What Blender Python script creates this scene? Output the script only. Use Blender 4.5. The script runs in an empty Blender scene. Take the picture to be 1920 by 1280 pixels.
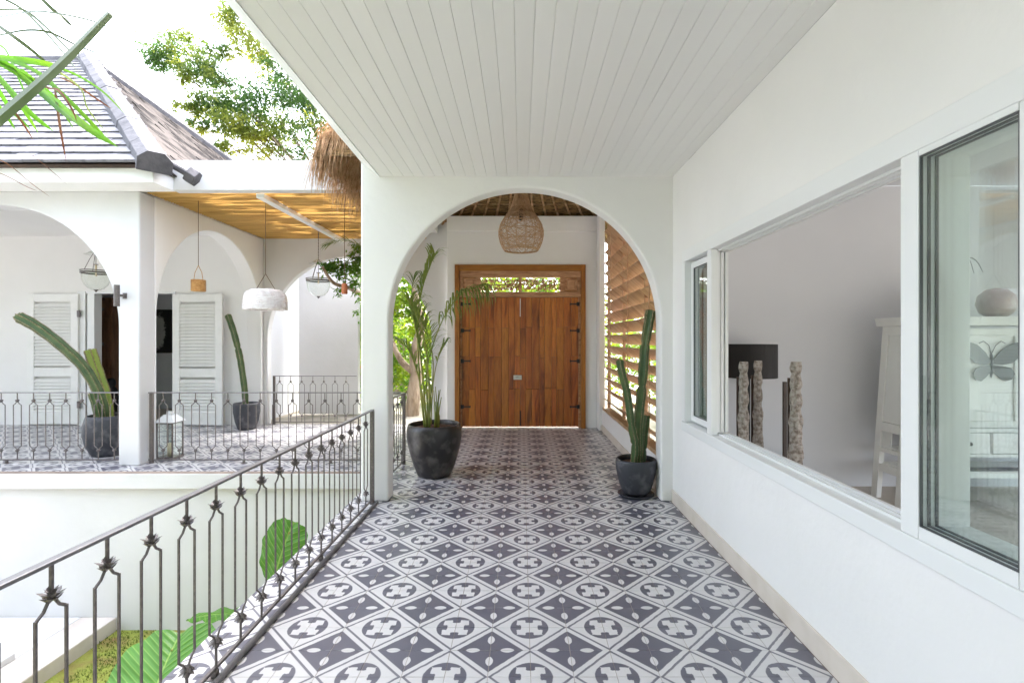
import bpy, math, random
import numpy as np
from mathutils import Vector, Matrix, Quaternion, noise as mnoise

R = math.radians
PI = math.pi
random.seed(7)
rng = np.random.default_rng(7)
scn = bpy.context.scene
col = scn.collection

# ------------------------------------------------------------------ camera
EYE = 1.556
cam = bpy.data.cameras.new('camera')
cam.sensor_width = 36.0
cam.lens = 36.0 * 943 / 1920
cam.shift_x = -17 / 1920
cam.shift_y = -3 / 1920
cam.clip_start = 0.05
cam.clip_end = 2000
camo = bpy.data.objects.new('camera', cam)
camo.location = (0, 0, EYE)
camo.rotation_euler = (R(90), 0, 0)
col.objects.link(camo)
scn.camera = camo

# ------------------------------------------------------------------ light
SUN_EL, SUN_AZ = 62, 18          # azimuth measured from +Y (north) towards +X
w = bpy.data.worlds.new('World'); scn.world = w; w.use_nodes = True
nt = w.node_tree; nt.nodes.clear()
sky = nt.nodes.new('ShaderNodeTexSky'); sky.sky_type = 'NISHITA'; sky.sun_disc = False
sky.sun_elevation = R(SUN_EL); sky.sun_rotation = R(SUN_AZ)
sky.air_density = 1.0; sky.dust_density = 4.0; sky.ozone_density = 1.0
hs = nt.nodes.new('ShaderNodeHueSaturation'); hs.inputs['Saturation'].default_value = 0.46
hs.inputs['Value'].default_value = 1.25
bg = nt.nodes.new('ShaderNodeBackground'); bg.inputs['Strength'].default_value = 0.15
wo = nt.nodes.new('ShaderNodeOutputWorld')
nt.links.new(sky.outputs[0], hs.inputs['Color']); nt.links.new(hs.outputs[0], bg.inputs[0])
nt.links.new(bg.outputs[0], wo.inputs[0])
sl = bpy.data.lights.new('sun', 'SUN'); sl.energy = 0.62; sl.angle = R(12); sl.color = (1.0, .965, .94)
so = bpy.data.objects.new('sun', sl); col.objects.link(so)
d = Vector((math.sin(R(SUN_AZ)) * math.cos(R(SUN_EL)), math.cos(R(SUN_AZ)) * math.cos(R(SUN_EL)), math.sin(R(SUN_EL))))
so.rotation_euler = d.to_track_quat('Z', 'Y').to_euler()
vs = scn.view_settings
vs.view_transform = 'Standard'; vs.look = 'None'; vs.exposure = 3.0; vs.gamma = 1; vs.use_curve_mapping = False
scn.cycles.max_bounces = 14; scn.cycles.diffuse_bounces = 8; scn.cycles.transparent_max_bounces = 24
scn.cycles.transmission_bounces = 8
scn.cycles.sample_clamp_indirect = 8
try:
    scn.cycles.use_denoising = True
except Exception: pass

# ------------------------------------------------------------------ helpers
def P(px, py, Y):
    "point of the place seen at photo pixel (px, py) at distance Y"
    return Vector(((px - 977) * Y / 943, Y, EYE - (py - 637) * Y / 943))

class MB:
    def __init__(s): s.v = []; s.f = []; s.sm = False
    def add(s, vs_, fs_):
        o = len(s.v); s.v += [tuple(p) for p in vs_]; s.f += [tuple(i + o for i in f) for f in fs_]; return s
    def box(s, x0, x1, y0, y1, z0, z1, M=None):
        p = [Vector(c) for c in ((x0,y0,z0),(x1,y0,z0),(x1,y1,z0),(x0,y1,z0),(x0,y0,z1),(x1,y0,z1),(x1,y1,z1),(x0,y1,z1))]
        if M: p = [M @ q for q in p]
        return s.add(p, [(3,2,1,0),(4,5,6,7),(0,1,5,4),(1,2,6,5),(2,3,7,6),(3,0,4,7)])
    def cbox(s, c, dx, dy, dz, M=None):
        return s.box(c[0]-dx/2, c[0]+dx/2, c[1]-dy/2, c[1]+dy/2, c[2]-dz/2, c[2]+dz/2, M)
    def tube(s, pts, r, n=8, cap=True, ribs=None, twist=0):
        pts = [Vector(p) for p in pts]
        rs = r if isinstance(r, (list, tuple)) else [r] * len(pts)
        up = Vector((0, 0, 1)); vs_ = []
        t0 = (pts[1] - pts[0]).normalized()
        a = t0.cross(up)
        if a.length < .05: a = Vector((1, 0, 0))
        a.normalize()
        for i, p in enumerate(pts):
            t = (pts[min(i+1, len(pts)-1)] - pts[max(i-1, 0)]).normalized()
            a = (a - t * a.dot(t)).normalized(); b = t.cross(a)
            for k in range(n):
                th = 2*PI*k/n + twist
                m = 1.0
                if ribs: m = 1.0 - ribs[1] * (0.5 - 0.5*math.cos(ribs[0]*th)) ** 1.0
                vs_.append(p + (a*math.cos(th) + b*math.sin(th)) * rs[i] * m)
        fs_ = []
        for i in range(len(pts)-1):
            for k in range(n):
                k2 = (k+1) % n
                fs_.append((i*n+k, i*n+k2, (i+1)*n+k2, (i+1)*n+k))
        if cap:
            fs_.append(tuple(range(n-1, -1, -1))); fs_.append(tuple(range((len(pts)-1)*n, len(pts)*n)))
        return s.add(vs_, fs_)
    def lathe(s, prof, c=(0,0,0), n=32, close=False, fn=None):
        vs_ = []; fs_ = []
        for (r, z) in prof:
            for k in range(n):
                th = 2*PI*k/n; rr = r if fn is None else fn(r, z, th)
                vs_.append((c[0]+rr*math.cos(th), c[1]+rr*math.sin(th), c[2]+z))
        for i in range(len(prof)-1):
            for k in range(n):
                k2 = (k+1) % n
                fs_.append((i*n+k, i*n+k2, (i+1)*n+k2, (i+1)*n+k))
        if close:
            fs_.append(tuple(range(n-1, -1, -1))); fs_.append(tuple(range((len(prof)-1)*n, len(prof)*n)))
        return s.add(vs_, fs_)
    def prism(s, outline, fn, t0, t1):
        "outline 2D, fn(u, v, t) -> 3D, between t0 and t1"
        n = len(outline)
        vs_ = [fn(u, v, t0) for u, v in outline] + [fn(u, v, t1) for u, v in outline]
        fs_ = [tuple(range(n-1, -1, -1)), tuple(range(n, 2*n))] + [(k, (k+1) % n, n+(k+1) % n, n+k) for k in range(n)]
        return s.add(vs_, fs_)
    def mesh(s, name, m, smooth=False):
        me = bpy.data.meshes.new(name); me.from_pydata(s.v, [], s.f); me.update()
        if m: me.materials.append(m)
        if smooth: me.polygons.foreach_set('use_smooth', [True]*len(me.polygons))
        return me
    def build(s, name, m, parent=None, smooth=False, bevel=0, loc=None, fix=True, seg=2):
        me = s.mesh(name, m, smooth)
        if fix:
            import bmesh
            bm = bmesh.new(); bm.from_mesh(me); bmesh.ops.recalc_face_normals(bm, faces=bm.faces[:]); bm.to_mesh(me); bm.free()
        o = link(name, me, parent)
        if loc: o.location = loc
        if bevel:
            b = o.modifiers.new('bevel', 'BEVEL'); b.width = bevel; b.segments = seg; b.limit_method = 'ANGLE'; b.angle_limit = R(40)
        return o

def link(name, me, parent=None, loc=None, rot=None):
    o = bpy.data.objects.new(name, me); col.objects.link(o)
    if parent: o.parent = parent
    if loc is not None: o.location = loc
    if rot is not None: o.rotation_euler = rot
    return o

def tag(o, label=None, cat=None, group=None, kind=None):
    if label: o['label'] = label
    if cat: o['category'] = cat
    if group: o['group'] = group
    if kind: o['kind'] = kind
    return o

def thing(name, label, cat, group=None, loc=(0,0,0)):
    o = bpy.data.objects.new(name, None); col.objects.link(o); o.location = loc; o.empty_display_size = .1
    return tag(o, label, cat, group)

def dup(root, loc, rotz=0, label=None, kids=None):
    r = root.copy(); col.objects.link(r); r.location = loc; r.rotation_euler = (0, 0, rotz)
    if label: r['label'] = label
    for ch in list(kids or root.children):
        c = ch.copy(); col.objects.link(c); c.parent = r
        for g in ch.children:
            e = g.copy(); col.objects.link(e); e.parent = c
    return r

# ------------------------------------------------------------------ materials
def mat(name, colr=(.8,.8,.8), rough=.6, metal=0, spec=.5, noise=None, bump=None, scale=(1,1,1), coord='Object', coat=0, trans=None):
    """noise=(scale, detail, colour2, lo, hi) mixes to colour2; bump=(scale, strength, dist)"""
    m = bpy.data.materials.new(name); m.use_nodes = True
    nt = m.node_tree; N = nt.nodes; L = nt.links
    b = N['Principled BSDF']; b.inputs['Base Color'].default_value = (*colr, 1); b.inputs['Roughness'].default_value = rough
    b.inputs['Metallic'].default_value = metal; b.inputs['Specular IOR Level'].default_value = spec
    if coat: b.inputs['Coat Weight'].default_value = coat; b.inputs['Coat Roughness'].default_value = .15
    if noise or bump:
        tc = N.new('ShaderNodeTexCoord'); mp = N.new('ShaderNodeMapping'); mp.inputs['Scale'].default_value = scale
        L.new(tc.outputs[coord], mp.inputs[0])
    if noise:
        nz = N.new('ShaderNodeTexNoise'); nz.inputs['Scale'].default_value = noise[0]; nz.inputs['Detail'].default_value = noise[1]
        L.new(mp.outputs[0], nz.inputs[0])
        mr = N.new('ShaderNodeMapRange'); mr.inputs[1].default_value = noise[3]; mr.inputs[2].default_value = noise[4]
        L.new(nz.outputs[0], mr.inputs[0])
        mx = N.new('ShaderNodeMix'); mx.data_type = 'RGBA'; mx.inputs[6].default_value = (*colr, 1); mx.inputs[7].default_value = (*noise[2], 1)
        L.new(mr.outputs[0], mx.inputs[0]); L.new(mx.outputs[2], b.inputs['Base Color'])
    if bump:
        nb = N.new('ShaderNodeTexNoise'); nb.inputs['Scale'].default_value = bump[0]; nb.inputs['Detail'].default_value = 6
        L.new(mp.outputs[0], nb.inputs[0])
        bn = N.new('ShaderNodeBump'); bn.inputs['Strength'].default_value = bump[1]; bn.inputs['Distance'].default_value = bump[2]
        L.new(nb.outputs[0], bn.inputs['Height']); L.new(bn.outputs[0], b.inputs['Normal'])
    if trans:                       # translucent share for thin leaves / reeds
        tr = N.new('ShaderNodeBsdfTranslucent'); ms = N.new('ShaderNodeMixShader'); ms.inputs[0].default_value = trans
        src = b.inputs['Base Color'].links[0].from_socket if b.inputs['Base Color'].links else None
        if src: L.new(src, tr.inputs[0])
        else: tr.inputs[0].default_value = (*colr, 1)
        L.new(b.outputs[0], ms.inputs[1]); L.new(tr.outputs[0], ms.inputs[2])
        L.new(ms.outputs[0], N['Material Output'].inputs[0])
    return m

def mat_objrand(m, amount=.35, hue=.02):
    "vary the base colour from object to object"
    nt = m.node_tree; N = nt.nodes; L = nt.links; b = N['Principled BSDF']
    oi = N.new('ShaderNodeObjectInfo'); h = N.new('ShaderNodeHueSaturation')
    mr = N.new('ShaderNodeMapRange'); mr.inputs[3].default_value = 1-amount; mr.inputs[4].default_value = 1+amount
    mh = N.new('ShaderNodeMapRange'); mh.inputs[3].default_value = .5-hue; mh.inputs[4].default_value = .5+hue
    L.new(oi.outputs['Random'], mr.inputs[0]); L.new(mr.outputs[0], h.inputs['Value'])
    mm = N.new('ShaderNodeMath'); mm.operation = 'MULTIPLY'; mm.inputs[1].default_value = 7.31
    fr = N.new('ShaderNodeMath'); fr.operation = 'FRACT'
    L.new(oi.outputs['Random'], mm.inputs[0]); L.new(mm.outputs[0], fr.inputs[0]); L.new(fr.outputs[0], mh.inputs[0]); L.new(mh.outputs[0], h.inputs['Hue'])
    if b.inputs['Base Color'].links: L.new(b.inputs['Base Color'].links[0].from_socket, h.inputs['Color'])
    else: h.inputs['Color'].default_value = b.inputs['Base Color'].default_value
    L.new(h.outputs[0], b.inputs['Base Color'])
    return m

def glass_mat(name, tint=(.93,.97,.96), ior=1.5):
    m = bpy.data.materials.new(name); m.use_nodes = True; nt = m.node_tree; N = nt.nodes; L = nt.links; N.clear()
    o = N.new('ShaderNodeOutputMaterial'); t = N.new('ShaderNodeBsdfTransparent'); t.inputs[0].default_value = (*tint, 1)
    g = N.new('ShaderNodeBsdfGlossy'); g.inputs['Roughness'].default_value = .01
    lw = N.new('ShaderNodeLayerWeight'); lw.inputs[0].default_value = .5
    pw = N.new('ShaderNodeMath'); pw.operation = 'POWER'; pw.inputs[1].default_value = 4.2; L.new(lw.outputs['Facing'], pw.inputs[0])
    f = N.new('ShaderNodeMath'); f.operation = 'MULTIPLY_ADD'; f.inputs[1].default_value = .9; f.inputs[2].default_value = .06; L.new(pw.outputs[0], f.inputs[0])
    x = N.new('ShaderNodeMixShader'); L.new(f.outputs[0], x.inputs[0]); L.new(t.outputs[0], x.inputs[1]); L.new(g.outputs[0], x.inputs[2]); L.new(x.outputs[0], o.inputs[0])
    return m

M = {}
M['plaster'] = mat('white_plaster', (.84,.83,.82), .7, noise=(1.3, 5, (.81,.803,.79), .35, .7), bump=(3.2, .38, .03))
M['plaster2'] = mat('toned_down_plaster', (.67,.663,.67), .8, noise=(.9, 6, (.60,.595,.59), .45, .8), bump=(2.5, .3, .04))  # white plaster again, colour darkened to offset stronger outdoor light
M['board'] = mat('painted_board', (.82,.81,.795), .5, noise=(2, 3, (.795,.785,.765), .4, .7), scale=(1,.1,1), bump=(14, .08, .01))
mat_objrand(M['board'], .014, .0)
M['white_frame'] = mat('white_window_frame', (.80,.81,.81), .3, bump=(3, .03, .01))
M['white_wood'] = mat('white_painted_wood', (.83,.83,.81), .45, bump=(20, .08, .01), noise=(6, 4, (.78,.78,.755), .5, .75))
M['skirt'] = mat('beige_skirting', (.70,.63,.56), .45, noise=(7, 4, (.64,.57,.49), .4, .7))
M['iron'] = mat('dark_iron', (.13,.112,.108), .42, metal=.3, noise=(60, 4, (.19,.165,.155), .45, .7), bump=(90, .25, .004))
M['railtop'] = mat('grey_handrail_paint', (.20,.19,.20), .35, metal=.4, noise=(40, 4, (.24,.225,.225), .45, .7))
M['pot'] = mat('dark_glazed_pot', (.024,.021,.021), .28, noise=(7, 9, (.13,.12,.11), .48, .74), bump=(5, .35, .02))
M['pot2'] = mat('charcoal_stone_pot', (.038,.040,.050), .5, noise=(8, 9, (.13,.13,.14), .50, .76), bump=(14, .35, .015))
M['soil'] = mat('potting_soil', (.10,.055,.035), .95, noise=(40, 5, (.22,.11,.07), .45, .7), bump=(50, .9, .03))
M['grout'] = mat('grout', (.34,.27,.22), .9, noise=(5, 4, (.22,.17,.14), .4, .7))
M['slab'] = mat('concrete_slab', (.55,.54,.52), .85, noise=(3, 6, (.45,.44,.42), .4, .7))
M['roomfloor'] = mat('beige_room_floor', (.46,.40,.33), .35, noise=(3, 5, (.40,.34,.28), .4, .7))
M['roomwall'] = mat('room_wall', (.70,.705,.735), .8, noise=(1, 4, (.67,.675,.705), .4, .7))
M['black'] = mat('matte_black', (.012,.012,.013), .5)
M['blackshade'] = mat('black_lamp_shade', (.016,.013,.013), .7, bump=(160, .2, .002))
M['carving'] = mat('whitewashed_carved_wood', (.46,.41,.37), .8, noise=(34, 7, (.20,.155,.125), .42, .66), bump=(42, .9, .03))
M['darkwood'] = mat('dark_wood', (.035,.02,.014), .45, noise=(8, 5, (.07,.035,.02), .4, .7), scale=(1,1,.1))
M['cordm'] = mat('brown_cord', (.12,.07,.035), .8)
M['rattan'] = mat('rattan', (.60,.40,.24), .6, noise=(25, 4, (.44,.27,.14), .4, .7))
M['basket'] = mat('woven_seagrass', (.58,.33,.12), .7, noise=(30, 4, (.42,.2,.06), .4, .7), bump=(70, .6, .01))
M['whitebasket'] = mat('white_woven_shell', (.90,.87,.87), .8, noise=(20, 6, (.78,.72,.72), .45, .7), bump=(45, .8, .02))
M['terracotta'] = mat('terracotta', (.52,.17,.07), .7, noise=(20, 5, (.40,.12,.05), .4, .7))
M['steel'] = mat('brushed_lock_plate', (.62,.60,.56), .35, metal=.8)
M['bulb'] = mat('candle_socket', (.72,.60,.42), .5)
M['glass'] = glass_mat('clear_glass', (.955,.980,.975))
M['bellglass'] = glass_mat('blown_lantern_glass', (.95,.97,.95), 1.45)
M['straw'] = mat('thatch_straw', (.74,.52,.32), .8, noise=(14, 5, (.42,.25,.12), .38, .60), trans=.42)
M['bark'] = mat('pale_bark', (.42,.33,.25), .9, noise=(7, 8, (.20,.14,.09), .42, .65), scale=(1,1,.35), bump=(14, .9, .05))
M['stalk'] = mat('green_stalk', (.17,.22,.04), .5, noise=(5, 4, (.30,.26,.05), .4, .7))
M['palm'] = mat('palm_leaflet', (.13,.21,.045), .45, noise=(4, 4, (.28,.32,.06), .4, .7), trans=.4)
M['palm_near'] = mat('bright_palm_leaflet', (.10,.27,.02), .4, noise=(6, 5, (.16,.32,.02), .4, .7), trans=.45)
M['palm_dry'] = mat('dry_palm_leaflet', (.17,.06,.035), .6, noise=(8, 4, (.26,.12,.05), .4, .7), trans=.2)
M['petiole'] = mat('palm_petiole', (.13,.17,.07), .4, noise=(2.5, 4, (.30,.33,.22), .4, .7))
M['leaf_tree'] = mat('tree_leaf', (.09,.185,.045), .45, noise=(2.6, 4, (.42,.42,.05), .40, .62), trans=.6, coord='Generated')
M['leaf_bg'] = mat('bright_leaf', (.09,.24,.015), .45, noise=(2.2, 6, (.34,.42,.02), .38, .62), trans=.5)
M['leaf_dark'] = mat('shade_leaf', (.035,.10,.02), .5, noise=(2.0, 6, (.12,.22,.03), .4, .65), trans=.4)
M['leaf_mid'] = mat('mid_leaf', (.07,.19,.02), .5, noise=(4, 5, (.18,.30,.03), .4, .65), trans=.45)
M['flower'] = mat('orange_flower', (.75,.22,.03), .6, trans=.3)
M['cactus'] = mat('cactus_skin', (.050,.095,.030), .55, noise=(7, 6, (.10,.14,.045), .42, .7), bump=(30, .3, .01))
M['cactus_y'] = mat('yellowed_cactus_skin', (.26,.33,.05), .55, noise=(6, 6, (.16,.26,.04), .42, .7), bump=(30, .3, .01))
M['areole'] = mat('cactus_rib_spines', (.38,.30,.18), .9, noise=(60, 3, (.16,.13,.07), .4, .6))
M['dryarea'] = mat('corky_cactus_scar', (.30,.21,.13), .9, noise=(20, 5, (.16,.09,.05), .4, .7))
M['grass'] = mat('mossy_ground', (.26,.30,.05), .95, noise=(3.5, 8, (.24,.15,.06), .48, .70), bump=(30, .8, .04))
M['earth'] = mat('dry_earth', (.27,.25,.21), .95, noise=(.6, 8, (.20,.20,.14), .4, .7))
M['paving'] = mat('garden_paving', (.32,.29,.25), .85, noise=(2, 6, (.22,.21,.15), .4, .7), bump=(12, .2, .02))
M['pinkstone'] = mat('pale_step_stone', (.66,.60,.56), .75, noise=(3, 6, (.56,.50,.46), .4, .7), bump=(12, .2, .02))
M['ridge'] = mat('grey_ridge_mortar', (.15,.147,.16), .8, spec=.2, noise=(4, 8, (.10,.098,.108), .42, .7), bump=(12, .5, .02))
M['ridge_dark'] = mat('dark_ridge_end', (.055,.052,.06), .6, noise=(6, 6, (.11,.10,.11), .42, .7), bump=(14, .4, .02))
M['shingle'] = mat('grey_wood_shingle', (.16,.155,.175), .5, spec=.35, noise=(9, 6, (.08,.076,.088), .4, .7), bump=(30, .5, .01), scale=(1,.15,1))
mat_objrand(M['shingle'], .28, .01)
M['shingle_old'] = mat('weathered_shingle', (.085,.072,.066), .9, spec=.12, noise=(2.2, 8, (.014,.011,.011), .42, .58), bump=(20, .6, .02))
M['canvas'] = mat('dark_print', (.02,.02,.022), .7)
M['metalgrey'] = mat('grey_cut_metal', (.12,.125,.13), .4, metal=.5)
M['ceramic'] = mat('ball_ceramic', (.45,.33,.30), .35, noise=(5, 4, (.62,.55,.52), .45, .6))
M['shade_white'] = mat('lantern_white_metal', (.72,.74,.76), .35)

def wood(name, c1, c2, c3, sc=9, rough=.42, vertical=True, objrand=None):
    m = bpy.data.materials.new(name); m.use_nodes = True; nt = m.node_tree; N = nt.nodes; L = nt.links; b = N['Principled BSDF']
    tc = N.new('ShaderNodeTexCoord'); oi = N.new('ShaderNodeObjectInfo')
    va = N.new('ShaderNodeVectorMath'); va.operation = 'ADD'; cx = N.new('ShaderNodeCombineXYZ')
    ml = N.new('ShaderNodeMath'); ml.operation = 'MULTIPLY'; ml.inputs[1].default_value = 37
    L.new(oi.outputs['Random'], ml.inputs[0])
    for i in range(3): L.new(ml.outputs[0], cx.inputs[i])
    L.new(tc.outputs['Object'], va.inputs[0]); L.new(cx.outputs[0], va.inputs[1])
    mp = N.new('ShaderNodeMapping'); mp.inputs['Scale'].default_value = (1, 1, .13) if vertical else (.13, 1, 1)
    L.new(va.outputs[0], mp.inputs[0])
    n1 = N.new('ShaderNodeTexNoise'); n1.inputs['Scale'].default_value = sc; n1.inputs['Detail'].default_value = 8; n1.inputs['Distortion'].default_value = 1.2
    n2 = N.new('ShaderNodeTexNoise'); n2.inputs['Scale'].default_value = sc*7; n2.inputs['Detail'].default_value = 4
    L.new(mp.outputs[0], n1.inputs[0]); L.new(mp.outputs[0], n2.inputs[0])
    cr = N.new('ShaderNodeValToRGB'); e = cr.color_ramp.elements
    e[0].position = .30; e[0].color = (*c3, 1); e[1].position = .70; e[1].color = (*c2, 1)
    k = cr.color_ramp.elements.new(.46); k.color = (*c1, 1)
    L.new(n1.outputs[0], cr.inputs[0])
    mx = N.new('ShaderNodeMix'); mx.data_type = 'RGBA'; mx.blend_type = 'MULTIPLY'; mx.inputs[0].default_value = .5
    L.new(cr.outputs[0], mx.inputs[6]); 
    c2r = N.new('ShaderNodeValToRGB'); c2r.color_ramp.elements[0].position = .35; c2r.color_ramp.elements[0].color = (.55,.5,.45,1); c2r.color_ramp.elements[1].position = .6
    L.new(n2.outputs[0], c2r.inputs[0]); L.new(c2r.outputs[0], mx.inputs[7]); L.new(mx.outputs[2], b.inputs['Base Color'])
    b.inputs['Roughness'].default_value = rough
    bn = N.new('ShaderNodeBump'); bn.inputs['Strength'].default_value = .25; bn.inputs['Distance'].default_value = .004
    L.new(n2.outputs[0], bn.inputs['Height']); L.new(bn.outputs[0], b.inputs['Normal'])
    if objrand: mat_objrand(m, *objrand)
    return m
M['teak'] = wood('teak_plank', (.44,.135,.022), (.55,.20,.036), (.17,.042,.009), 6, .32, True, (.14, .006))
M['teakframe'] = wood('teak_frame', (.40,.15,.022), (.48,.20,.035), (.26,.085,.012), 6, .4, True)
M['teakhead'] = wood('teak_header', (.34,.13,.022), (.42,.18,.035), (.22,.075,.012), 6, .4, False)
M['carvedpanel'] = wood('weathered_carved_wood', (.48,.25,.13), (.62,.38,.22), (.28,.12,.055), 14, .6, False)
M['slat'] = wood('slat_wood', (.50,.30,.16), (.60,.40,.24), (.34,.18,.085), 5, .55, False, (.12, .01))
M['cabinetwood'] = wood('brown_cabinet_wood', (.20,.09,.045), (.28,.14,.07), (.10,.04,.02), 9, .5, True)

# bamboo reeds: warm, partly translucent
M['reed'] = mat('bamboo_reed', (.68,.43,.13), .6, noise=(4, 6, (.42,.22,.05), .40, .75), scale=(.3, 7, 1), trans=.22)

def thatch_mat():
    m = bpy.data.materials.new('thatch_underside'); m.use_nodes = True; nt = m.node_tree; N = nt.nodes; L = nt.links; b = N['Principled BSDF']
    tc = N.new('ShaderNodeTexCoord'); mp = N.new('ShaderNodeMapping'); mp.inputs['Scale'].default_value = (3, 14, 14); L.new(tc.outputs['Object'], mp.inputs[0])
    n = N.new('ShaderNodeTexNoise'); n.inputs['Scale'].default_value = 3; n.inputs['Detail'].default_value = 9; n.inputs['Roughness'].default_value = .7; L.new(mp.outputs[0], n.inputs[0])
    cr = N.new('ShaderNodeValToRGB'); e = cr.color_ramp.elements; e[0].position = .38; e[0].color = (.055,.028,.010,1); e[1].position = .66; e[1].color = (.40,.25,.10,1)
    L.new(n.outputs[0], cr.inputs[0]); L.new(cr.outputs[0], b.inputs['Base Color']); b.inputs['Roughness'].default_value = .9
    bn = N.new('ShaderNodeBump'); bn.inputs['Distance'].default_value = .03; L.new(n.outputs[0], bn.inputs['Height']); L.new(bn.outputs[0], b.inputs['Normal'])
    return m
M['thatch'] = thatch_mat()

def tile_mat():
    "encaustic cement tile: printed pattern, period 0.4 m, laid out on the floor's own coordinates"
    m = bpy.data.materials.new('encaustic_tile_print'); m.use_nodes = True; nt = m.node_tree; N = nt.nodes; L = nt.links; b = N['Principled BSDF']
    def mth(op, a, b_=None, c=None, clamp=False):
        n = N.new('ShaderNodeMath'); n.operation = op; n.use_clamp = clamp
        for i, x in enumerate((a, b_, c)):
            if x is None: continue
            if isinstance(x, (int, float)): n.inputs[i].default_value = x
            else: L.new(x, n.inputs[i])
        return n.outputs[0]
    g = N.new('ShaderNodeNewGeometry'); sx = N.new('ShaderNodeSeparateXYZ'); L.new(g.outputs['Position'], sx.inputs[0])
    # hand-made wobble of the print
    nz = N.new('ShaderNodeTexNoise'); nz.inputs['Scale'].default_value = 30; nz.inputs['Detail'].default_value = 3; L.new(g.outputs['Position'], nz.inputs[0])
    wob = mth('MULTIPLY', mth('SUBTRACT', nz.outputs[0], .5), .006)
    def cell(o, off):
        t = mth('DIVIDE', mth('ADD', o, off + 40.0), .4)
        return mth('MULTIPLY', mth('SUBTRACT', mth('FRACT', t), .5), .4)
    x0 = mth('ADD', sx.outputs[0], wob); y0 = mth('SUBTRACT', sx.outputs[1], wob)
    uA = mth('ABSOLUTE', cell(x0, -.045 + .2)); vA = mth('ABSOLUTE', cell(y0, -2.725 + .2))
    uB = mth('ABSOLUTE', cell(x0, -.045)); vB = mth('ABSOLUTE', cell(y0, -2.725))
    sA = mth('ADD', uA, vA)                              # < .2 inside the medallion diamond
    dist = mth('MULTIPLY', mth('ABSOLUTE', mth('SUBTRACT', sA, .2)), .7071)
    inA = mth('LESS_THAN', sA, .2)
    def soft(val, thr, wdt=.0018):                       # 1 where val < thr
        n = N.new('ShaderNodeMapRange'); n.inputs[1].default_value = thr - wdt; n.inputs[2].default_value = thr + wdt; n.inputs[3].default_value = 1; n.inputs[4].default_value = 0
        L.new(val, n.inputs[0]); return n.outputs[0]
    line = mth('MULTIPLY', mth('MULTIPLY', soft(dist, .0118), inA), .92)
    # medallion
    rA = mth('SQRT', mth('ADD', mth('MULTIPLY', uA, uA), mth('MULTIPLY', vA, vA)))
    disc = soft(rA, .1025)
    p = mth('MULTIPLY', sA, .7071); q = mth('MULTIPLY', mth('ABSOLUTE', mth('SUBTRACT', uA, vA)), .7071)
    fc = N.new('ShaderNodeFloatCurve'); cm = fc.mapping; c = cm.curves[0]
    pts = [(0,.60),(.30,.52),(.42,.32),(.52,.29),(.57,.42),(.66,.50),(.74,.36),(.80,.26),(.90,.04),(1,0)]
    c.points[0].location = pts[0]; c.points[1].location = pts[-1]
    for q_ in pts[1:-1]: c.points.new(*q_)
    for pt in c.points: pt.handle_type = 'VECTOR'
    cm.update()
    L.new(mth('DIVIDE', p, .1), fc.inputs['Value'])
    wp = mth('MULTIPLY', fc.outputs[0], .066)
    arm = soft(mth('SUBTRACT', q, wp), 0.0)
    stem = mth('MULTIPLY', soft(mth('MINIMUM', uA, vA), .0022, .0008), 0)
    darkA = mth('MULTIPLY', disc, mth('SUBTRACT', 1, arm))
    # dark diamond with four petals
    band = mth('SUBTRACT', 1, soft(dist, .0240))
    def petal(a, bb):
        e1 = mth('DIVIDE', mth('SUBTRACT', a, .086), .036); e2 = mth('DIVIDE', bb, .0190)
        return soft(mth('ADD', mth('MULTIPLY', e1, e1), mth('POWER', mth('ABSOLUTE', e2), 1.5)), .93, .08)
    pet = mth('MAXIMUM', petal(uB, vB), petal(vB, uB))
    thin = soft(mth('MINIMUM', uB, vB), .0012, .0008)
    pet = mth('MAXIMUM', pet, mth('MULTIPLY', thin, .35))
    darkB = mth('MULTIPLY', band, mth('SUBTRACT', 1, pet))
    dk = mth('MAXIMUM', mth('ADD', mth('MULTIPLY', inA, darkA), mth('MULTIPLY', mth('SUBTRACT', 1, inA), darkB)), line, clamp=True)
    # colours, each a little mottled
    oi = N.new('ShaderNodeObjectInfo')
    n2 = N.new('ShaderNodeTexNoise'); n2.inputs['Scale'].default_value = 6; n2.inputs['Detail'].default_value = 8; L.new(g.outputs['Position'], n2.inputs[0])
    wn = N.new('ShaderNodeTexWhiteNoise'); wn.noise_dimensions = '2D'
    cx = N.new('ShaderNodeCombineXYZ')
    L.new(mth('FLOOR', mth('DIVIDE', mth('ADD', sx.outputs[0], 40-.045), .2)), cx.inputs[0]); L.new(mth('FLOOR', mth('DIVIDE', mth('ADD', sx.outputs[1], 40-2.725), .2)), cx.inputs[1])
    L.new(cx.outputs[0], wn.inputs[0])
    var = mth('ADD', mth('MULTIPLY', mth('SUBTRACT', n2.outputs[0], .5), .45), mth('MULTIPLY', mth('SUBTRACT', wn.outputs[0], .5), .20))
    lite = N.new('ShaderNodeMix'); lite.data_type = 'RGBA'; lite.inputs[6].default_value = (.66,.645,.65,1); lite.inputs[7].default_value = (.58,.56,.56,1)
    dark = N.new('ShaderNodeMix'); dark.data_type = 'RGBA'; dark.inputs[6].default_value = (.112,.110,.142,1); dark.inputs[7].default_value = (.145,.142,.176,1)
    v2 = mth('ADD', var, .5, clamp=True)
    L.new(v2, lite.inputs[0]); L.new(v2, dark.inputs[0])
    fin = N.new('ShaderNodeMix'); fin.data_type = 'RGBA'; L.new(dk, fin.inputs[0]); L.new(lite.outputs[2], fin.inputs[6]); L.new(dark.outputs[2], fin.inputs[7])
    L.new(fin.outputs[2], b.inputs['Base Color'])
    rr = N.new('ShaderNodeMapRange'); rr.inputs[3].default_value = .25; rr.inputs[4].default_value = .36; L.new(n2.outputs[0], rr.inputs[0]); L.new(rr.outputs[0], b.inputs['Roughness'])
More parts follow.
